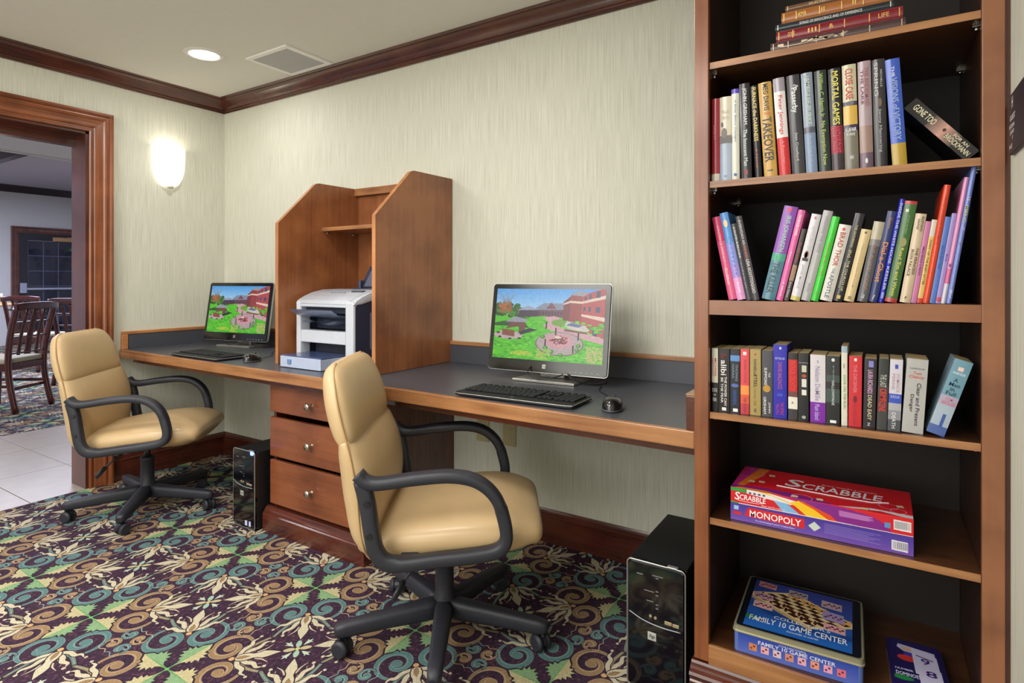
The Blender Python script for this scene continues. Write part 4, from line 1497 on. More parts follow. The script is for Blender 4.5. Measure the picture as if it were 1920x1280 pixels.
for lab, x0_, x1_, z_, t_, c_, g_, tx in TS:
    r = root('book', (x0_, -.712, z_), lab, 'book', 'books lying in a flat stack on the top shelf')
    W_ = x1_ - x0_
    b = MB()
    b.box(0, .003, 0, W_, .19, .0022)
    b.box(0, .003, t_ - .0026, W_, .19, t_ - .0004)
    n = 8
    V = []
    for i in range(n + 1):
        a = -math.pi / 2 + math.pi * i / n
        V += [(0, .006 - .006 * math.cos(a), (t_ - .0004) * (.5 + .5 * math.sin(a))), (W_, .006 - .006 * math.cos(a), (t_ - .0004) * (.5 + .5 * math.sin(a)))]
    b.raw(V, [(2 * i, 2 * i + 1, 2 * i + 3, 2 * i + 2) for i in range(n)], 0, True)
    b.obj('cover', plain(c_, .3, coat=.4, var=.12, scale=60), r, fix=False)
    b = MB()
    b.box(.003, .008, .0023, W_ - .003, .186, t_ - .0027)
    b.obj('pages', PAGE, r)
    b = MB()
    for q in tx:
        if len(q) == 3 and q[2] > q[1]:
            b.text(q[0], (W_ * q[1], -.0006, t_ * .3), (1, 0, 0), (0, 0, 1), W_ * (q[2] - q[1]), t_ * .4)
    for f in ((.02, .97) if t_ < .02 else (.02, .14, .36, .56, .75, .97)):
        b.box(W_ * f, -.0005, t_ * .12, W_ * f + .002, .0035, t_ * .85)
    b.obj('gilding', plain(g_, .3, .4, var=0), r, fix=False)

# ------------------------------------------------------------------ board games on the two lower shelves
def art_box(name, label, x, y, z, w, d, h, front, top, rest, rz=0, cat='game box'):
    r = root(name, (x, y, z + .0004), label, cat, rz=rz)
    return r


c = Canvas(780, 88, (204, 30, 40))
c.poly([(0, .93), (1, .93), (1, 1), (0, 1)], (214, 30, 40))
c.poly([(0, .80), (.10, .76), (.10, 1), (0, 1)], (40, 150, 60))
c.poly([(.10, .74), (.24, .62), (.36, .50), (.40, .80), (.24, 1), (.10, 1)], (222, 218, 222))
c.poly([(.26, .62), (.34, .56), (.42, .0), (.32, 0)], (126, 176, 220))
c.poly([(.34, .56), (.36, .52), (.46, 0), (.42, 0)], (206, 48, 40))
c.poly([(.22, 1), (.36, .66), (.42, .95), (.58, 0), (.455, 0), (.385, .52), (.26, .86), (.16, .98)], (236, 190, 36))
c.poly([(.40, .92), (.56, .55), (.62, 0), (.585, 0), (.52, .40), (.42, .80)], (220, 70, 30))
c.poly([(.30, 1), (.44, .86), (.58, .36), (.63, 0), (.90, 0), (.86, .45), (.80, .75), (.66, .95), (.5, 1)], (128, 34, 132))
c.poly([(.62, .78), (.80, .70), (.81, .42), (.63, .40)], (150, 60, 150))
for k in range(6):
    c.stroke([(.63, .72 - k * .055), (.80 - .01 * (k % 3), .68 - k * .05)], .0012, (206, 160, 206))
c.poly([(0, 0), (.06, 0), (.06, .05), (0, .12)], (60, 150, 70))
c.poly([(.05, 0), (1, 0), (1, .035), (.05, .05)], (232, 226, 232))
for k in range(4):
    c.ell(.12 + k * .028, .80, .009, .06, (70, 70, 100))
c.poly([(.905, .24), (.99, .22), (.99, .80), (.905, .82)], (226, 222, 224))
for k in range(17):
    c.poly([(.912 + k * .0045, .32), (.912 + k * .0045 + .0018, .32), (.912 + k * .0045 + .0018, .74), (.912 + k * .0045, .74)], (70, 66, 80))
c.poly([(.86, .26), (.89, .26), (.89, .56), (.86, .56)], (86, 140, 196))
IM_SF = image_mat('word_game_front', c.image('word_game_front'), .3, coat=.3)
c = Canvas(780, 380, (206, 26, 38))
c.poly([(0, 0), (0, 1), (.13, 1), (.10, .6), (.03, .12)], (204, 40, 90))
c.poly([(0, .1), (.05, .05), (.12, 1), (.02, 1)], (190, 40, 130))
c.poly([(.10, 1), (.17, 1), (.13, .55), (.06, .05), (.02, .03)], (226, 120, 36))
c.poly([(0, 0), (.0, .10), (.18, .16), (.34, .16), (.50, .09), (.62, .0)], (126, 34, 130))
c.poly([(.02, .0), (.05, .05), (.20, .06), (.32, .0)], (230, 130, 40))
c.poly([(.62, 0), (.80, .12), (1, .10), (1, 0)], (214, 210, 214))
c.poly([(.70, 0), (.84, .07), (.96, .0)], (206, 26, 38))
for cx, cy, rr_ in ((.06, .72, .09), (.88, .30, .05), (.93, .18, .04), (.42, .05, .06)):
    pts = [(cx + rr_ * math.cos(k * .3), cy + rr_ * 2 * math.sin(k * .3)) for k in range(22)]
    c.stroke(pts, .002, (228, 150, 190))
for cx, cy, a in ((.16, .40, .1), (.10, .36, -.2), (.52, .10, .15), (.38, .06, 0), (.76, .06, -.1), (.94, .36, .2), (.2, .74, .1)):
    pts = [(cx + .026 * math.cos(a + math.pi / 4 + k * math.pi / 2), cy + .052 * math.sin(a + math.pi / 4 + k * math.pi / 2)) for k in range(4)]
    c.poly([(x + .003, y - .006) for x, y in pts], (120, 90, 60))
    c.poly(pts, (222, 206, 168))
IM_ST = image_mat('word_game_top', c.image('word_game_top'), .3, coat=.3)
gb = root('board_game', (3.414, -.702, .5866), 'red board game box lying on top of the purple one', 'game box', 'game boxes on the lower shelves')
gw, gd, gh = .391, .195, .0405
b = MB()
b.box(0, .0003, 0, gw, gd, gh, .0006, seg=1, mi=0)
b.quad((.0006, 0, .0006), (gw - .0006, 0, .0006), (gw - .0006, 0, gh - .0006), (.0006, 0, gh - .0006), 1)
b.quad((0.0006, .001, gh + .0003), (gw - .0006, .001, gh + .0003), (gw - .0006, gd, gh + .0003), (.0006, gd, gh + .0003), 2)
b.obj('lid', [plain('b8202c', .35, coat=.2), IM_SF, IM_ST], gb, fix=False)
b = MB()
b.text('S', (.010, -.0006, .010), (1, 0, 0), (0, 0, 1), .012, .020, shear=.1)
b.text('CRABBLE', (.022, -.0006, .012), (1, 0, 0), (0, 0, 1), .062, .0135, shear=.1)
b.tube([(.018, -.0006, .0095), (.04, -.0006, .008), (.065, -.0006, .0085), (.08, -.0006, .012)], .0006, 4)
b.text('Every word\'s a winner!', (.075, -.0006, .004), (1, 0, 0), (0, 0, 1), .055, .004)
b.text('S', (.115, .082, gh + .0009), (1, 0, 0), (0, 1, 0), .038, .060, shear=.12)
b.text('CRABBLE', (.155, .080, gh + .0009), (1, 0, 0), (0, 1, 0), .175, .044, shear=.12)
b.tube([(.10, .070, gh + .0009), (.16, .066, gh + .0009), (.25, .062, gh + .0009), (.31, .064, gh + .0009), (.345, .082, gh + .0009)], .0012, 4)
b.text('Every word\'s a winner!', (.20, .130, gh + .0008), (1, 0, 0), (0, 1, 0), .12, .009)
b.obj('lettering', plain('eeeaf0', .35, var=0), gb, fix=False)

c = Canvas(780, 80, (84, 60, 150))
for k in range(40):
    v = k / 40
    c.poly([(0, v), (1, v), (1, v + .026), (0, v + .026)], (112 - 44 * v, 78 - 26 * v, 172 - 22 * v))
c.poly([(.02, .64), (.05, .66), (.05, .90), (.02, .90)], (150, 190, 220))
c.poly([(.015, .36), (.065, .34), (.065, .54), (.015, .56)], (196, 40, 52))
c.poly([(.085, .36), (.44, .30), (.44, .86), (.115, .92), (.10, .75)], (206, 34, 44))
c.poly([(.46, .55), (.495, .84), (.53, .55), (.495, .28)], (196, 208, 200))
for k in range(7):
    c.stroke([(.55, .84 - k * .085), (.84 - .03 * (k % 3), .80 - k * .085)], .0011, (150, 134, 200))
c.poly([(.895, .16), (.975, .14), (.975, .68), (.895, .70)], (222, 218, 226))
for k in range(16):
    c.poly([(.902 + k * .0045, .24), (.902 + k * .0045 + .0018, .24), (.902 + k * .0045 + .0018, .62), (.902 + k * .0045, .62)], (60, 56, 90))
IM_MF = image_mat('property_game_front', c.image('property_game_front'), .3, coat=.3)
gb = root('board_game', (3.414, -.703, .5434), 'purple board game box with a red title panel, under the red one', 'game box', 'game boxes on the lower shelves')
gh = .0428
b = MB()
b.box(0, .0003, 0, gw, gd, gh, .0006, seg=1, mi=0)
b.quad((.0006, 0, .0006), (gw - .0006, 0, .0006), (gw - .0006, 0, gh - .0006), (.0006, 0, gh - .0006), 1)
b.obj('lid', [plain('54409a', .35, coat=.2), IM_MF], gb, fix=False)
b = MB()
b.text('MONOPOLY', (.047, -.0006, .0165), (1, 0, 0), (0, 0, 1), .118, .0165)
b.text('The Fast-Dealing Property Trading Game', (.060, -.0006, .0068), (1, 0, 0), (0, 0, 1), .090, .0038)
b.obj('lettering', plain('eeeaf0', .35, var=0), gb, fix=False)

# tin of ten games
c = Canvas(560, 560, (36, 84, 170))
for k in range(30):
    v = k / 30
    c.poly([(0, v), (1, v), (1, v + .04), (0, v + .04)], (34 + 26 * v, 96 - 30 * v, 178 - 30 * v))
c.poly([(.0, .42), (.22, .30), (.80, .12), (1, .2), (1, .3), (.8, .22), (.25, .38), (.02, .5)], (30, 70, 140))
# chessboard drawn in perspective
A, B_, C_, D_ = (-.02, .66), (.62, .28), (1.04, .50), (.42, .84)


def bil(u, v):
    return tuple((A[i] * (1 - u) + B_[i] * u) * (1 - v) + (D_[i] * (1 - u) + C_[i] * u) * v for i in (0, 1))


c.poly([bil(-.06, -.06), bil(1.06, -.06), bil(1.06, 1.06), bil(-.06, 1.06)], (226, 200, 150))
c.poly([(bil(-.06, -.06)[0], bil(-.06, -.06)[1]), bil(1.06, -.06), (bil(1.06, -.06)[0], bil(1.06, -.06)[1] - .05), (bil(-.06, -.06)[0], bil(-.06, -.06)[1] - .05)], (196, 164, 110))
for i in range(8):
    for j in range(8):
        if (i + j) % 2:
            c.poly([bil(i / 8, j / 8), bil((i + 1) / 8, j / 8), bil((i + 1) / 8, (j + 1) / 8), bil(i / 8, (j + 1) / 8)], (64, 34, 28))
for i in range(8):
    for j, col in ((0, (70, 30, 24)), (1, (84, 40, 30)), (6, (220, 150, 70)), (7, (230, 168, 90))):
        p = bil((i + .5) / 8, (j + .5) / 8)
        c.ell(p[0], p[1] + .02, .016, .034, col)
        c.ell(p[0], p[1] + .055, .012, .014, col)
for (x, y, w, h, col) in ((.04, .86, .19, .12, (222, 150, 150)), (.36, .82, .2, .12, (170, 160, 170)), (.70, .74, .2, .14, (196, 170, 180)), (.02, .60, .20, .12, (206, 160, 180)), (.04, .40, .20, .13, (228, 178, 178)), (.72, .50, .20, .17, (170, 150, 200)), (.74, .30, .20, .13, (226, 170, 176))):
    c.poly([(x, y), (x + w, y - .02), (x + w, y + h - .02), (x, y + h)], col)
    for k in range(7):
        c.ell(x + w * (.15 + .12 * k), y + h * (.3 + .4 * ((k * 37) % 5) / 5), .013, .014, (150, 40, 50) if k % 2 else (60, 40, 60))
c.poly([(.0, .16), (.09, .14), (.09, .20), (0, .22)], (40, 130, 70))
c.poly([(.09, .14), (.17, .12), (.17, .17), (.09, .20)], (200, 200, 210))
IM_TT = image_mat('games_tin_top', c.image('games_tin_top'), .3, coat=.3)
c = Canvas(560, 120, (58, 80, 168))
for k in range(20):
    v = k / 20
    c.poly([(0, v), (1, v), (1, v + .06), (0, v + .06)], (84 - 36 * v, 104 - 34 * v, 188 - 24 * v))
for k, col in enumerate(((206, 130, 80), (226, 170, 180), (214, 190, 200), (206, 140, 120), (226, 170, 190), (226, 150, 120), (226, 160, 190), (220, 110, 130))):
    x = .10 + k * .105
    c.poly([(x, .22), (x + .07, .22), (x + .07, .58), (x, .58)], col)
    c.ell(x + .02, .34, .010, .05, (120, 40, 50))
    c.ell(x + .045, .46, .010, .05, (90, 40, 60))
IM_TF = image_mat('games_tin_front', c.image('games_tin_front'), .3, coat=.3)
gt = root('game_tin', (3.425, -.716, .2164), 'large blue tin of ten family games with a chessboard on its lid, bottom shelf', 'game tin', rz=math.radians(2.0))
tw, td, th_ = .284, .285, .064


def rrect(x0, y0, x1, y1, r, n=5):
    P = []
    for cx, cy, a0 in ((x1 - r, y1 - r, 0), (x0 + r, y1 - r, 90), (x0 + r, y0 + r, 180), (x1 - r, y0 + r, 270)):
        for k in range(n + 1):
            a = math.radians(a0 + 90 * k / n)
            P.append((cx + r * math.cos(a), cy + r * math.sin(a)))
    return P


b = MB()
b.prism(rrect(0, 0, tw, td, .010), 'z', 0, .050, mi=0)
b.quad((.010, -.0004, .001), (tw - .010, -.0004, .001), (tw - .010, -.0004, .049), (.010, -.0004, .049), 1)
b.obj('base', [plain('5870b4', .3, coat=.3), IM_TF], gt, fix=False)
b = MB()
b.prism(rrect(-.001, -.001, tw + .001, td + .001, .011), 'z', .0502, th_, mi=0)
b.prism(rrect(-.0035, -.0035, tw + .0035, td + .0035, .012), 'z', .050, .0525, mi=1)
b.prism(rrect(.004, .004, tw - .004, td - .004, .010), 'z', th_, th_ + .0012, mi=2)
b.quad((.020, .012, th_ + .0016), (tw - .022, .012, th_ + .0016), (tw - .022, td - .016, th_ + .0016), (.020, td - .016, th_ + .0016), 3)
b.obj('lid', [plain('a8a488', .3, .5, name='bare_tin'), plain('d0ccb0', .25, .6), plain('141620', .25, coat=.4), IM_TT], gt, fix=False)
b = MB()
z_ = th_ + .0022
b.text('COLLECTOR\'S', (.085, .076, z_), (1, 0, 0), (0, 1, 0), .13, .014)
b.text('FAMILY 10 GAME CENTER', (.030, .042, z_), (1, 0, 0), (0, 1, 0), .222, .026)
b.text('INCLUDES 10 GAMES', (.12, .028, z_), (1, 0, 0), (0, 1, 0), .07, .006)
b.text('FAMILY 10 GAME CENTER', (.058, -.0010, .031), (1, 0, 0), (0, 0, 1), .17, .0095)
b.text('COLLECTOR\'S', (.105, -.0010, .0415), (1, 0, 0), (0, 0, 1), .06, .004)
b.obj('lettering', plain('d8dcec', .4, var=0), gt, fix=False)

c = Canvas(220, 360, (34, 26, 84))
c.poly([(.18, .92), (.92, .86), (.92, .70), (.80, .62), (.30, .74), (.14, .84)], (196, 190, 226))
c.ell(.38, .82, .15, .05, (206, 176, 150))
c.poly([(.26, .66), (.96, .60), (.92, .72), (.28, .76)], (60, 60, 170))
c.ell(.32, .60, .2, .07, (206, 56, 52))
c.poly([(.44, .30), (.44, .88), (.84, .84), (.94, .76), (.94, .30)], (206, 200, 232))
c.poly([(.50, .02), (.50, .50), (.96, .46), (.96, .05)], (206, 200, 232))
c.poly([(.52, .72), (.86, .66), (.86, .68), (.52, .74)], (34, 26, 84))
c.ell(.16, .14, .22, .05, (40, 130, 70))
for k in range(9):
    c.ell(.18 + .08 * k, .95, .02, .014, (60, 50, 110))
IM_DT = image_mat('number_tin_top', c.image('number_tin_top'), .3, coat=.3)
gt = root('game_tin', (3.766, -.690, .2164), 'small dark blue rounded tin of number dominoes, right of the large blue tin', 'game tin', rz=math.radians(3.5))
dw, dd_, dh = .112, .198, .026
b = MB()
b.prism(rrect(0, 0, dw, dd_, .014), 'z', 0, .012, mi=0)
b.obj('base', plain('cfd0dc', .3, .5), gt)
b = MB()
b.prism(rrect(-.0012, -.0012, dw + .0012, dd_ + .0012, .015), 'z', .0125, dh, mi=0)
b.quad((.006, .006, dh + .0004), (dw - .006, .006, dh + .0004), (dw - .006, dd_ - .006, dh + .0004), (.006, dd_ - .006, dh + .0004), 1)
b.obj('lid', [plain('201a4c', .25, coat=.4), IM_DT], gt, fix=False)
b = MB()
b.text('9', (.066, .108, dh + .001), (1, 0, 0), (0, 1, 0), .018, .024)
b.text('8', (.070, .060, dh + .001), (1, 0, 0), (0, 1, 0), .022, .024)
b.obj('lettering', plain('3a206c', .4, var=0), gt, fix=False)
b = MB()
b.text('NUMBER', (.010, .062, dh + .001), (1, 0, 0), (0, 1, 0), .036, .007)
b.text('DOMINOES', (.010, .040, dh + .001), (1, 0, 0), (0, 1, 0), .048, .014)
b.obj('title_lettering', plain('d8d8f0', .4, var=0), gt, fix=False)

# ------------------------------------------------------------------ desktop picture for the monitors
c = Canvas(480, 300, (84, 190, 40))
r_ = np.random.RandomState(7)
H0 = .62
for k in range(60):
    v = k / 60
    c.poly([(0, H0 + v * .4), (1, H0 + v * .4), (1, H0 + v * .4 + .01), (0, H0 + v * .4 + .01)], (190 - 120 * v, 222 - 70 * v, 244 - 20 * v))
for x in np.linspace(0, .33, 90):
    h = .16 * (1 - max(0, x - .18) / .2) + .03 * r_.rand()
    c.ell(x, .60 + h * r_.rand(), .02 + .02 * r_.rand(), .03, [(40, 96, 30), (28, 70, 30), (70, 130, 40)][r_.randint(3)])
for _ in range(60):
    c.ell(.03 + .12 * r_.rand(), .66 + .14 * r_.rand(), .012, .018, [(176, 96, 60), (150, 84, 50), (130, 110, 60)][r_.randint(3)])
for _ in range(24):
    x = .02 + .16 * r_.rand()
    c.stroke([(.10, .78), (x, .84 + .12 * r_.rand())], .001, (130, 120, 130))
# far buildings
c.poly([(.38, .60), (.38, .70), (.64, .72), (.64, .60)], (112, 70, 84))
c.poly([(.36, .70), (.46, .80), (.66, .80), (.66, .71)], (130, 140, 160))
c.poly([(.48, .72), (.53, .81), (.58, .72)], (120, 74, 90))
for k in range(9):
    c.poly([(.40 + k * .027, .63), (.413 + k * .027, .63), (.413 + k * .027, .68), (.40 + k * .027, .68)], (50, 50, 76))
c.poly([(.22, .62), (.24, .70), (.32, .74), (.42, .70), (.42, .60), (.22, .60)], (66, 48, 70))
c.poly([(.21, .69), (.31, .76), (.43, .70)], (150, 160, 184))
# brick wing on the right
c.poly([(.70, .50), (.70, .93), (.80, .95), (.80, .46)], (150, 62, 66))
c.poly([(.64, .56), (.64, .82), (.70, .90), (.70, .52)], (120, 52, 60))
c.poly([(.80, .44), (.80, .92), (1, 1.02), (1, .26)], (178, 74, 78))
c.poly([(.69, .92), (.78, .98), (.86, .95), (.81, .90)], (150, 150, 160))
c.poly([(.64, .80), (.70, .84), (.80, .83), (1, .92), (1, .87), (.80, .80), (.70, .81), (.64, .78)], (226, 200, 180))
c.poly([(.80, .66), (1, .62), (1, .565), (.80, .63)], (230, 204, 184))
for (x, y, w, h) in ((.82, .84, .018, .06), (.86, .86, .022, .07), (.92, .88, .034, .09), (.815, .70, .018, .06), (.858, .69, .022, .07), (.92, .68, .036, .08)):
    c.poly([(x, y), (x + w, y + .01), (x + w, y + h), (x, y + h)], (54, 72, 110))
c.poly([(.905, .36), (.94, .34), (.94, .49), (.905, .50)], (40, 60, 110))
# lawns, paths, beds
for _ in range(500):
    x, y = r_.rand(), .56 * r_.rand()
    c.ell(x, y, .02, .012, [(92, 200, 40), (70, 176, 40), (112, 206, 56), (60, 160, 36)][r_.randint(4)])
c.poly([(.0, .50), (.12, .54), (.30, .50), (.34, .44), (.16, .46), (.0, .46)], (30, 84, 30))
c.poly([(.34, .60), (.50, .62), (.48, .56), (.40, .53)], (92, 190, 50))
c.poly([(.47, .60), (.52, .52), (.46, .50), (.50, .44), (.66, .38), (1, .26), (1, .34), (.80, .42), (.64, .46), (.56, .52), (.62, .60), (.56, .62)], (206, 160, 168))
c.ell(.61, .53, .07, .045, (110, 160, 60))
c.poly([(.66, .50), (.68, .56), (.84, .50), (.88, .44), (.84, .42), (.70, .45)], (206, 196, 190))
c.poly([(.67, .50), (.72, .54), (.82, .50), (.78, .475)], (90, 110, 150))
c.poly([(.66, .45), (.86, .41), (.86, .39), (.66, .42)], (120, 70, 66))
c.ell(.62, .24, .215, .165, (120, 100, 100))
c.ell(.62, .245, .205, .155, (176, 160, 160))
c.ell(.62, .28, .13, .10, (206, 150, 160))
for _ in range(70):
    a, q = r_.rand() * 6.28, .2 + .8 * r_.rand()
    c.ell(.62 + .085 * math.cos(a) * q, .29 + .06 * math.sin(a) * q, .009, .008, [(110, 40, 50), (90, 30, 40), (160, 90, 90)][r_.randint(3)])
c.ell(.61, .33, .03, .018, (226, 206, 190))
for x, y in ((.50, .18), (.555, .13), (.64, .09), (.78, .17), (.79, .23), (.47, .33)):
    c.ell(x, y, .022, .026, (60, 130, 50))
    c.ell(x - .004, y + .006, .010, .012, (110, 180, 70))
for x, y in ((.49, .26), (.74, .19), (.58, .42), (.78, .36), (.49, .50)):
    c.poly([(x, y - .06), (x + .012, y - .06), (x + .012, y + .04), (x, y + .04)], (40, 28, 40))
c.ell(.14, .33, .14, .055, (190, 166, 170))
c.poly([(.08, .33), (.08, .42), (.20, .40), (.20, .31)], (130, 74, 60))
c.poly([(.12, .42), (.15, .52), (.30, .52), (.30, .36), (.24, .36), (.24, .46), (.17, .44)], (110, 66, 60))
c.poly([(.10, .52), (.20, .60), (.32, .56), (.30, .52)], (150, 150, 166))
c.poly([(.26, .34), (.42, .42), (.34, .44), (.24, .38)], (24, 40, 60))
for x, y in ((.04, .36), (.06, .30), (.16, .28), (.25, .29)):
    c.ell(x, y, .018, .012, (50, 36, 40))
for _ in range(90):
    c.ell(.28 + .1 * r_.randn() * .4, .06 + .05 * r_.rand(), .012, .012, [(190, 200, 70), (150, 190, 60)][r_.randint(2)])
for _ in range(120):
    c.ell(.86 + .14 * r_.rand(), .02 + .2 * r_.rand(), .012, .008, [(190, 190, 110), (206, 170, 130), (120, 180, 60)][r_.randint(3)])
for _ in range(80):
    c.ell(.42 + .12 * r_.rand(), .02 + .14 * r_.rand(), .012, .008, [(180, 190, 90), (120, 190, 60)][r_.randint(2)])
c.speckle(.22, 2, 2)
SCREEN = image_mat('garden_desktop_picture', c.image('garden_desktop_picture'), .25, emit=.86)


def monitor(name, loc, rz, label):
    """origin on the desk below the bottom middle of the panel; the screen faces -y"""
    r = root(name, loc, label, 'monitor', 'computer monitors on the desk', rz=rz)
    TI = Matrix.Translation((0, 0, .040)) @ Matrix.Rotation(math.radians(-9), 4, 'X')
    W, H = .520, .350
    t = bmesh.new()
    b = MB()

    def put(fn, nm, mats, par):
        m = MB()
        fn(m)
        for v in m.bm.verts:
            v.co = TI @ v.co
        return m.obj(nm, mats, par, fix=False)
    hs = put(lambda m: (m.prism(rrect(-W / 2, 0, W / 2, H, .014), 'y', 0, .020), m.prism(rrect(-W / 2 + .06, .05, W / 2 - .06, H - .05, .03), 'y', .020, .048)), 'housing', plain('1a1b1e', .35), r)
    put(lambda m: m.prism(rrect(-W / 2 - .0022, -.0022, W / 2 + .0022, H + .0022, .016), 'y', .003, .014), 'silver_rim', SILV, r)
    put(lambda m: m.prism(rrect(-W / 2 + .0015, .0015, W / 2 - .0015, H - .0015, .013), 'y', -.003, .0), 'bezel', plain('101114', .12, coat=.4, name='bezel_gloss'), r)
    put(lambda m: m.quad((-W / 2 + .020, -.0036, .046), (W / 2 - .020, -.0036, .046), (W / 2 - .020, -.0036, H - .020), (-W / 2 + .020, -.0036, H - .020)), 'screen', SCREEN, r)
    lg = put(lambda m: m.box(-.008, -.0046, .015, .008, -.0032, .031, .0012, seg=1), 'logo_badge', SILV, r)
    put(lambda m: m.text('hp', (-.0052, -.0052, .0175), (1, 0, 0), (0, 0, 1), .0104, .011, shear=.15), 'logo_lettering', plain('303038', .4), lg)
    put(lambda m: [m.box(W / 2 - .15 + k * .022, -.0042, .010, W / 2 - .142 + k * .022, -.0031, .0125) for k in range(6)], 'button_marks', plain('9098a0', .4), r)
    # stand
    b = MB()
    b.prism([(-.0, .0), (.16, 0), (.16, .006), (0, .010)], 'x', -.135, .135, bev=.002)
    b.obj('stand_base', plain('a8a6a0', .28, .6, name='stand_silver'), r, (0, -.015, .0004))
    b = MB()
    b.prism([(.085, .008), (.130, .008), (.100, .15), (.068, .16)], 'x', -.055, .055, bev=.003)
    b.obj('stand_neck', plain('8c8a88', .3, .6), r, (0, -.012, 0))
    b = MB()
    b.tube(bez([(-.03, .055, .10), (-.06, -.02, .045), (-.01, -.035, .020), (.06, -.02, .030), (.10, .04, .05)], 8), .0022, 6)
    b.tube(bez([(.06, .05, .09), (.12, -.01, .030), (.19, .03, .006), (.22, .10, .004), (.20, .135, .004)], 8), .0026, 6)
    b.obj('cables', BLK, r)
    return r


monitor('computer_monitor', (2.630, -.290, .7604), math.radians(2.5), 'black widescreen monitor with garden photo on the right desk section, nearer the bookcase')
monitor('computer_monitor', (.452, -.215, .7604), math.radians(9.0), 'black widescreen monitor with garden photo on the left desk section by the sconce wall')


def keyboard(loc, rz, label):
    """origin at the front left corner"""
    r = root('keyboard', loc, label, 'keyboard', 'computer keyboards on the desk', rz=rz)
    W, D = .445, .158
    b = MB()
    b.prism([(0, 0), (.02, -.004), (W - .02, -.004), (W, 0), (W, D), (0, D)], 'z', .004, .010)
    kb = b.obj('tray', BLK, r)
    b = MB()
    b.prism([(-.003, -.001), (.02, -.008), (W - .02, -.008), (W + .003, -.001), (W + .003, D + .002), (-.003, D + .002)], 'z', .010, .0125, bev=.0008)
    b.obj('silver_rim', SILV, r)
    b = MB()
    b.prism([(0, .001), (.02, -.005), (W - .02, -.005), (W, .001), (W, D), (0, D)], 'z', .0126, .0145)
    b.obj('deck', plain('1a1b1d', .6, spec=.25, name='keyboard_deck'), r)
    proto = {}
    rows = [(.128, .95, [1] * 13 + [2]), (.108, 1, [1.5] + [1] * 12 + [1.5]), (.088, 1, [1.8] + [1] * 11 + [2.2]), (.068, 1, [2.3] + [1] * 10 + [2.7]), (.048, 1, [1.3, 1.2, 1.2, 6.2, 1.2, 1.2, 1.3, 1.4])]
    U = .0187

    def key(x, y, w):
        if w not in proto:
            m = MB()
            m.box(.0009, -.0085, 0, U * w - .0009, .0085, .0055, .0012, seg=1)
            proto[w] = m.obj('key', plain('1e1f22', .65, spec=.25, name='key_plastic'), r, (x, y, .0146))
            return
        k = proto[w].copy()
        COL.objects.link(k)
        k.parent = r
        k.location = (x, y, .0146)
    for y, s_, ws in rows:
        x = .012
        for w in ws:
            key(x, y, w)
            x += U * w
    for y in (.128, .108, .068, .048):
        for k in range(3):
            if not (y == .068 and k != 1):
                key(.300 + k * U, y, 1)
    for y in (.128, .108, .088, .068, .048):
        for k in range(4):
            key(.362 + k * U, y, 1)
    for k in range(16):
        key(.012 + k * .0262, .148, 1.001) if k % 5 else key(.012 + k * .0262, .148, 1)
    b = MB()
    b.text('hp', (W / 2 - .007, .010, .0149), (1, 0, 0), (0, 1, 0), .012, .009)
    b.obj('logo_lettering', plain('9a9a9c', .4), r, fix=False)
    return r


keyboard((2.490, -.672, .7604), math.radians(1.5), 'black keyboard with silver rim in front of the right monitor')
keyboard((.535, -.628, .7604), math.radians(-1.0), 'black keyboard with silver rim in front of the left monitor')


def mouse(loc, rz, label, cable):
    r = root('mouse', loc, label, 'mouse', 'computer mice on the desk', rz=rz)

    def sh(u, v, k=1.0):
        a = math.pi * 2 * v
        ph = math.pi / 2 * u
        x = .033 * math.cos(a) * math.cos(ph) ** .7 if ph < 1.57 else 0
        y = .056 * math.sin(a) * math.cos(ph) ** .7 if ph < 1.57 else 0
        z = .006 + .034 * math.sin(ph) * (1 - .25 * (y / .056)) * k
        return (x, y, z)
    b = MB()
    b.surf(sh, 10, 24, closed_v=True)
    b.obj('shell', plain('16171a', .18, coat=.5, name='mouse_gloss'), r)
    b = MB()
    b.lathe([(.0, 0), (.030, 0), (.034, .004), (.032, .010)], 24)
    for v in b.bm.verts:
        v.co.y *= 1.7
    b.obj('skirt', plain('5c5e62', .4, name='mouse_grey'), r)
    b = MB()
    b.cyl((-.003, .022, .0335), (.003, .022, .0335), .008, n=14)
    b.obj('scroll_wheel', plain('3c3c40', .5), r)
    b = MB()
    b.tube(bez(cable, 8), .0017, 6)
    b.obj('cable', BLK, r)
    return r


mouse((3.040, -.585, .7604), math.radians(14), 'black optical mouse on the right desk near the end splash', [(0, .055, .012), (-.012, .10, .004), (-.05, .20, .003), (-.09, .28, .003), (-.10, .38, .003)])
mouse((1.115, -.535, .7604), math.radians(20), 'black optical mouse between the left keyboard and the hutch', [(0, .055, .012), (-.012, .10, .004), (-.03, .20, .003), (-.10, .30, .003), (-.14, .40, .003)])


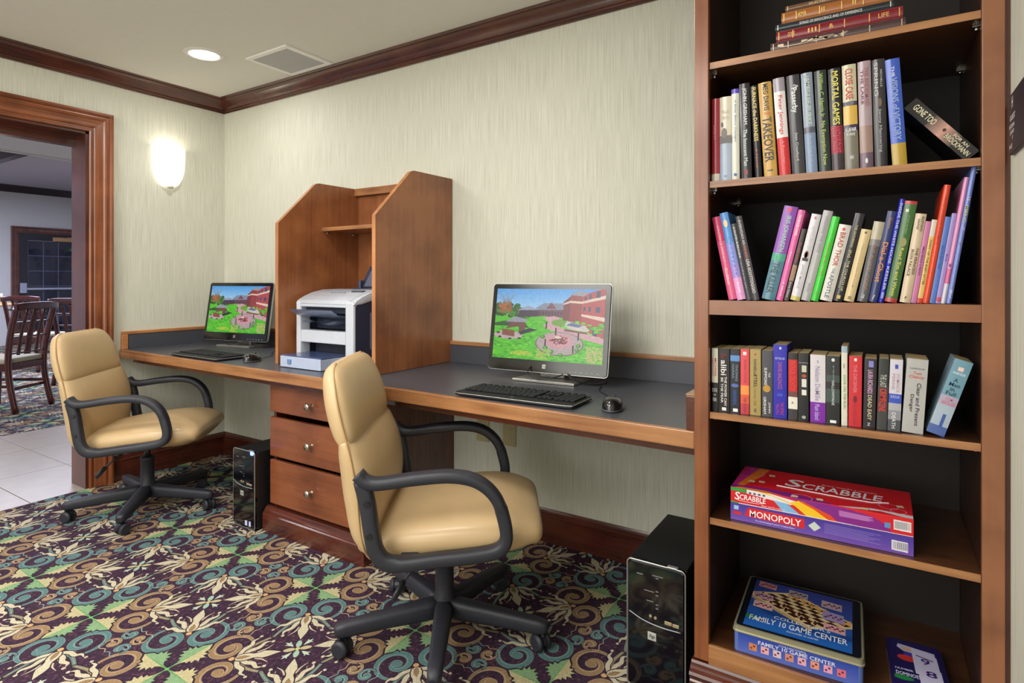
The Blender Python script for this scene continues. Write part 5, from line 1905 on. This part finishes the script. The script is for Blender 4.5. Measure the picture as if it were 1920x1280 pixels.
def tower(loc, label, lit):
    """origin at the bottom front left corner"""
    r = root('computer_tower', loc, label, 'computer', 'computer towers under the desk')
    W, D, H = .166, .380, .365
    b = MB()
    b.box(0, .018, .008, W, D, H - .002, .003)
    b.obj('case', plain('141517', .45, var=.1, scale=200, name='case_black'), r)
    b = MB()
    P = rrect(.001, .006, W - .001, H, .012)
    V, F = [], []
    n = len(P)
    for d_, ins in ((.018, 0), (.004, 0), (0, .004)):
        for x, z in P:
            cx, cz = W / 2, H / 2
            V.append((x + (cx - x) / cx * ins, d_, z + (cz - z) / cz * ins))
    for j in range(2):
        F += [(j * n + i, j * n + (i + 1) % n, (j + 1) * n + (i + 1) % n, (j + 1) * n + i) for i in range(n)]
    F.append(tuple(range(2 * n, 3 * n)))
    b.raw(V, F)
    b.obj('front_bezel', plain('08090e', .06, coat=.8, var=.05, name='piano_black'), r)
    b = MB()
    Q = rrect(.0, .005, W, H + .001, .013)
    Q = [(x, .004, z) for x, z in Q]
    b.tube(Q + [Q[0], Q[1]], .0020, 6, caps=False)
    b.obj('silver_trim', SILV, r)
    b = MB()
    b.tube(bez([(.008, -.002, H * .60), (.05, -.005, H * .565), (.10, -.006, H * .55), (.155, -.002, H * .548)], 8), .0016, 6)
    b.box(.03, -.0008, H - .035, .048, .001, H - .033)
    b.box(.075, -.0008, H - .030, .105, .001, H - .0285)
    for z_ in (.90, .80, .77, .70, .67):
        b.box(.085, -.0008, H * z_, .092, .001, H * z_ + .002)
    b.box(.052, -.0008, H * .79, .080, .001, H * .79 + .0015)
    b.box(.058, -.0008, H * .715, .078, .001, H * .715 + .0015)
    b.obj('bezel_marks', plain('9a9ca4', .3, .4), r)
    b = MB()
    b.box(.110, -.0015, H * .575, .130, .001, H * .60, .0006, seg=1)
    b.box(.132, -.0015, H * .572, .150, .001, H * .597, .0006, seg=1)
    b.cyl((.070, -.002, H * .605), (.070, .001, H * .605), .004, n=14)
    b.cyl((.084, -.002, H * .60), (.084, .001, H * .60), .004, n=14)
    b.obj('port', plain('a89a78', .4, .3, name='port_brass'), r)
    b = MB()
    b.box(.115, .002, H - .001, .145, .016, H + .005, .002)
    b.obj('power_button', SILV, r)
    lb = MB()
    lb.box(.062, -.0012, H * .42, .086, .0005, H * .42 + .022, .0004, seg=1)
    lb = lb.obj('logo_badge', plain('c8c8c6', .3, .3, name='badge_silver'), r)
    b = MB()
    b.text('hp', (.0665, -.0018, H * .42 + .004), (1, 0, 0), (0, 0, 1), .015, .014, shear=.15)
    b.obj('logo_lettering', plain('24242c', .4), lb, fix=False)
    if lit:
        b = MB()
        b.box(.138, -.001, H - .014, .160, .004, H + .003, .001)
        b.obj('power_light', plain('4858ff', .5, emit=9, var=0, name='blue_led'), r)
        b = MB()
        b.box(.098, -.0012, .020, .115, .0006, .042)
        b.box(.128, -.0012, .020, .142, .0006, .042)
        st = b.obj('sticker', plain('c8ccf4', .4, name='sticker_white'), r)
    for sx in (.02, W - .05):
        b = MB()
        b.box(sx, .03, 0, sx + .03, .06, .009)
        b.box(sx, .32, 0, sx + .03, .35, .009)
        b.obj('foot', BLK, r)
    return r


tower((3.128, -.694, .0006), 'black computer tower with silver rim standing between the right desk and the bookcase', False)
tower((1.138, -.652, .0006), 'black computer tower with glowing blue power light left of the drawer cabinet', True)

# ------------------------------------------------------------------ printer
pr = root('printer', (1.345, -.455, .7614), 'pale grey all-in-one laser printer with dark sides standing inside the hutch', 'printer')
PG = plain('bcc0ca', .4, name='printer_grey')
PW = plain('c8ccd6', .4, name='printer_light')
PN = plain('363c50', .45, name='printer_navy')
PT = plain('7c8cae', .2, coat=.3, alpha=.75, name='smoky_blue_plastic')
W = .40
side = [(.012, .006), (.30, .006), (.33, .08), (.33, .30), (.28, .335), (.16, .335), (.10, .325), (.05, .305), (.012, .28)]
b = MB()
b.prism(side, 'x', .003, .02, bev=.002)
b.prism(side, 'x', W - .02, W - .0005, bev=.002)
b.prism([(.16, .02), (.30, .02), (.32, .30), (.16, .30)], 'x', .02, W - .02)
b.obj('side_cover', PN, pr)
b = MB()
b.box(W + .0, .10, .08, W + .003, .16, .25, .001)
b.prism([(.20, .03), (.23, .03), (.26, .24), (.235, .26), (.205, .2)], 'x', W, W + .004, bev=.001)
b.obj('side_louvre', plain('5c6680', .4), pr)
b = MB()
b.box(0, 0, .02, .032, .06, .30, .006)
b.box(W - .058, 0, .006, W - .002, .07, .305, .010)
b.box(.032, .004, .105, W - .058, .05, .163, .003)
b.box(.032, .010, .012, W - .058, .05, .028, .002)
b.box(.03, .004, .274, W - .05, .06, .292, .004)
b.obj('front_frame', PW, pr)
b = MB()
b.box(.033, .10, .165, W - .058, .155, .274)
b.box(.033, .09, .028, W - .058, .155, .104)
b.box(.033, .035, .245, W - .06, .05, .272)
b.obj('paper_bay', plain('2c3040', .6), pr)
top = [(.0, .290), (.012, .306), (.05, .325), (.10, .343), (.16, .354), (.26, .357), (.31, .345), (.31, .31), (.16, .318), (.05, .292)]
b = MB()
b.prism(top, 'x', -.002, W - .035, bev=.003)
smooth_by_angle(b.obj('scanner_lid', PG, pr), 30)
b = MB()
b.prism([(p[0], p[1] - .002) for p in top], 'x', W - .0345, W + .002, bev=.003)
smooth_by_angle(b.obj('lid_side', PW, pr), 30)
cpn = MB()
for i, (x, y) in enumerate([(.15 + .022 * (k % 5), .09 + .022 * (k // 5)) for k in range(15)]):
    z_ = .3405 + (y - .10) * .18
    cpn.cyl((x, y, z_), (x, y, z_ + .004), .006, n=10)
cpn.obj('keypad', plain('8c909c', .5), pr)
b = MB()
b.box(.275, .10, .344, .345, .125, .352, .001)
b.obj('display', plain('4a5450', .2), pr)
b = MB()
b.surf(lambda u, v: (.02 + .30 * v, -.055 + .13 * u, .262 - .030 * math.sin(u * 2.6) - .012 * u), 8, 4)
b.surf(lambda u, v: (.02 + .30 * v, -.055 + .13 * u, .265 - .030 * math.sin(u * 2.6) - .012 * u), 8, 4)
b.obj('document_tray', PT, pr)
b = MB()
b.surf(lambda u, v: (.04 + .29 * v, .005 + .10 * u, .205 - .014 * math.sin(u * 3) + .008 * math.sin(v * 9)), 6, 12)
b.obj('output_tray', PT, pr)
b = MB()
b.box(.045, -.118, .002, .325, .09, .008)
b.box(.045, -.118, .008, .049, .03, .050)
b.box(.321, -.118, .008, .325, .03, .050)
b.box(.045, -.120, .002, .325, -.116, .052, .001)
b.obj('paper_tray', plain('b8c4dc', .3, alpha=.9, name='milky_tray'), pr)
b = MB()
b.box(.06, -.105, .009, .31, .05, .020)
b.obj('paper', plain('f0f0f0', .7), pr)
b = MB()
b.box(.046, -.115, .0525, .324, .05, .056, .001)
b.obj('tray_cover', plain('50608c', .2, coat=.4, alpha=.85, name='blue_cover'), pr)
b = MB()
b.box(.10, -.126, .018, .125, -.116, .040, .003)
b.obj('tray_latch', plain('6c88b8', .3, name='latch_blue'), pr)
b = MB()
b.prism([(.21, .350), (.30, .350), (.305, .356), (.21, .362)], 'x', .16, W - .04)
b.prism([(.26, .362), (.325, .470), (.321, .472), (.255, .366)], 'x', .17, W - .05)
b.box(.165, .24, .355, .185, .27, .40, .003)
b.box(W - .075, .24, .355, W - .055, .27, .40, .003)
b.obj('feeder_tray', plain('3a3e54', .2, coat=.4, name='smoked_tray'), pr)
b = MB()
b.prism([(.255, .368), (.300, .445), (.298, .447), (.252, .370)], 'x', .20, W - .09)
b.obj('feeder_paper', plain('5a6078', .4), pr)

# ------------------------------------------------------------------ office chairs
TANL_ = plain('c6a97e', .42, coat=.12, var=.06, scale=14, bump=.12, name='tan_leather')
TANP = plain('b08c5c', .5, name='tan_piping')


def spline(stn, n):
    return bez(stn, n)


def office_chair(loc, rz, label, spin):
    r = root('office_chair', loc, label, 'chair', 'tan swivel office chairs at the desk', rz=rz)
    TILT = Matrix.Translation((0, 0, .36)) @ Matrix.Rotation(math.radians(-4.5), 4, 'Y') @ Matrix.Translation((0, 0, -.36))

    class TB(MB):
        def obj(s, *a, **k):
            for v in s.bm.verts:
                v.co = TILT @ v.co
            return MB.obj(s, *a, **k)

    def pad(stn, nm, wrap, e=.62, n=28, sub=6, axis='z'):
        """stations (u, z, half width, half thickness, tilt) swept; section is a superellipse in the plane normal to the path"""
        Sx = spline(stn, sub)
        V = []
        m = len(Sx)
        for i, (u, z, hw, ht) in enumerate(Sx):
            a, c_ = Sx[max(i - 1, 0)], Sx[min(i + 1, m - 1)]
            d = Vector((c_[0] - a[0], 0, c_[1] - a[1])).normalized()
            nrm = Vector((d.z, 0, -d.x))
            hw, ht = max(hw, .001), max(ht, .001)
            for k in range(n):
                t = 2 * math.pi * k / n
                cs, sn = math.cos(t), math.sin(t)
                y = math.copysign(abs(cs) ** e, cs) * hw
                q = math.copysign(abs(sn) ** .8, sn) * ht
                wr = wrap * (abs(y) / .25) ** 2
                p = Vector((u, y, z)) + nrm * (q + wr)
                V.append(p)
        b = TB()
        F = [(i * n + k, i * n + (k + 1) % n, (i + 1) * n + (k + 1) % n, (i + 1) * n + k) for i in range(m - 1) for k in range(n)]
        b.raw(V, F + [tuple(range(n))[::-1], tuple(range((m - 1) * n, m * n))], 0, True)
        return b.obj(nm, TANL_, r)

    pad([(-.245, .392, .15, .024), (-.225, .390, .195, .048), (-.12, .391, .236, .062), (.02, .394, .252, .067), (.14, .394, .258, .068), (.22, .388, .252, .064), (.27, .383, .232, .050), (.298, .372, .212, .036), (.306, .368, .19, .012)], 'seat_cushion', -.010)
    bk = pad([(-.02, .346, .20, .006), (-.12, .350, .225, .012), (-.190, .372, .242, .030), (-.222, .43, .254, .052), (-.222, .52, .264, .067), (-.226, .60, .270, .067), (-.240, .67, .270, .054), (-.252, .712, .264, .036)], 'backrest', .020, e=.78)
    pad([(-.250, .700, .258, .036), (-.252, .724, .262, .050), (-.260, .77, .260, .056), (-.270, .83, .250, .055), (-.279, .885, .226, .048), (-.284, .915, .198, .035), (-.286, .930, .160, .012)], 'headrest', .020, e=.70)
    # piping along the sides of the back and round the seat front
    for s_ in (-1, 1):
        b = TB()
        b.tube(bez([(-.12, s_ * .226, .352), (-.19, s_ * .243, .378), (-.206, s_ * .255, .45), (-.205, s_ * .270, .58), (-.215, s_ * .270, .68), (-.235, s_ * .262, .78), (-.248, s_ * .248, .85), (-.262, s_ * .205, .912), (-.270, s_ * .15, .932)], 6), .0026, 6)
        b.obj('piping', TANP, r)
    for s_ in (-1, 1):
        y = s_ * .282
        pth = bez([(-.194, y, .634), (-.174, y, .612), (-.135, y, .603), (-.03, y, .608), (.07, y, .606), (.140, y, .584), (.186, y, .535), (.205, y, .465), (.205, y, .415), (.180, y, .388), (.12, y, .379), (0, y, .376), (-.085, y, .373), (-.135, y, .382), (-.160, y, .415), (-.168, y, .47), (-.174, y, .55), (-.185, y, .616)], 6)
        m = len(pth)
        fl = []
        for i in range(m):
            t = i / (m - 1)
            fl.append((.027, .0165) if t < .38 else ((.024, .0185) if t < .72 else (.021, .022)))
        b = TB()
        b.tube(pth, 1, 12, flat=fl, side=(0, 1, 0))
        arm = b.obj('armrest', CHB, r)
        b = TB()
        for z_ in (.555, .465):
            b.cyl((-.171, y + s_ * .020, z_), (-.171, y + s_ * .024, z_), .009, n=14)
        b.obj('screw_cap', BLK, arm)
        b = TB()
        b.box(-.10, min(y, s_ * .215), .362, -.05, max(y, s_ * .215), .385, .004)
        b.box(.06, min(y, s_ * .215), .362, .11, max(y, s_ * .215), .385, .004)
        b.obj('arm_bracket', CHB, arm)
    b = TB()
    b.box(-.09, -.08, .318, .09, .08, .352, .008)
    b.cyl((0, 0, .30), (0, 0, .325), .034, n=20)
    b.obj('tilt_mechanism', BLK, r)
    b = MB()
    b.cyl((0, 0, .255), (0, 0, .322), .014, n=16)
    b.obj('gas_lift', plain('3a3a3e', .3, .6), r)
    b = MB()
    b.lathe([(.0, .06), (.034, .06), (.037, .10), (.035, .13), (.031, .14), (.030, .245), (.033, .25), (.033, .262), (.02, .266), (0, .266)], 24)
    b.obj('column_cover', CHB, r)
    b = MB()
    b.tube([(.0, -.03, .33), (-.06, -.15, .318), (-.10, -.20, .275)], .0045, 8)
    b.tube([(-.10, -.20, .275), (-.125, -.235, .238)], 1, 8, flat=(.010, .005), side=(0, 0, 1))
    b.obj('height_lever', CHB, r)
    for k in range(5):
        a = math.radians(spin + 72 * k) - rz
        c_, s__ = math.cos(a), math.sin(a)

        def P(q, z):
            return (q * c_, q * s__, z)
        b = MB()
        b.tube([P(.015, .092), P(.06, .090), (P(.17, .086)), P(.315, .078), P(.338, .076), P(.348, .074)], [1, 1.05, 1, .92, .86, .6], 12, flat=[(.028, .031), (.027, .030), (.025, .027), (.023, .025), (.022, .023), (.018, .018)], side=(-s__, c_, 0))
        lg = b.obj('leg', CHB, r)
        ct = a + .9
        u = Vector((math.cos(ct), math.sin(ct), 0))
        w = Vector((-u.y, u.x, 0))
        ctr = Vector(P(.332, 0)) + w * .010
        b = MB()
        b.cyl(P(.332, .055), P(.332, .03), .007, n=10)
        bm2 = []
        for i in range(9):
            t = math.pi * i / 8
            bm2.append((.0275 * math.cos(t), .0275 * math.sin(t) + .027))
        for i in range(8):
            q = [ctr + w * bm2[i][0] + Vector((0, 0, bm2[i][1])) + u * e_ for e_ in (-.008, .008)] + [ctr + w * bm2[i + 1][0] + Vector((0, 0, bm2[i + 1][1])) + u * e_ for e_ in (.008, -.008)]
            b.raw(q, [(0, 1, 2, 3)])
        ca = b.obj('caster', BLK, lg)
        for e_ in (-1, 1):
            b = MB()
            p0 = ctr + Vector((0, 0, .0262)) + u * (e_ * .0085)
            p1 = ctr + Vector((0, 0, .0262)) + u * (e_ * .0265)
            pm = p0.lerp(p1, .75)
            b.cyl(p0, pm, .0258, n=22)
            b.cyl(pm, p1, .0258, .020, n=22)
            wh = b.obj('caster_wheel', CHB, lg)
    return r


office_chair((2.53, -.78, .0004), math.radians(33.4), 'tan leather swivel chair with black arms in the foreground, in front of the right desk', 16)
office_chair((.578, -.765, .0004), math.radians(42.0), 'tan leather swivel chair with black arms at the left desk beside the cased opening', 28)
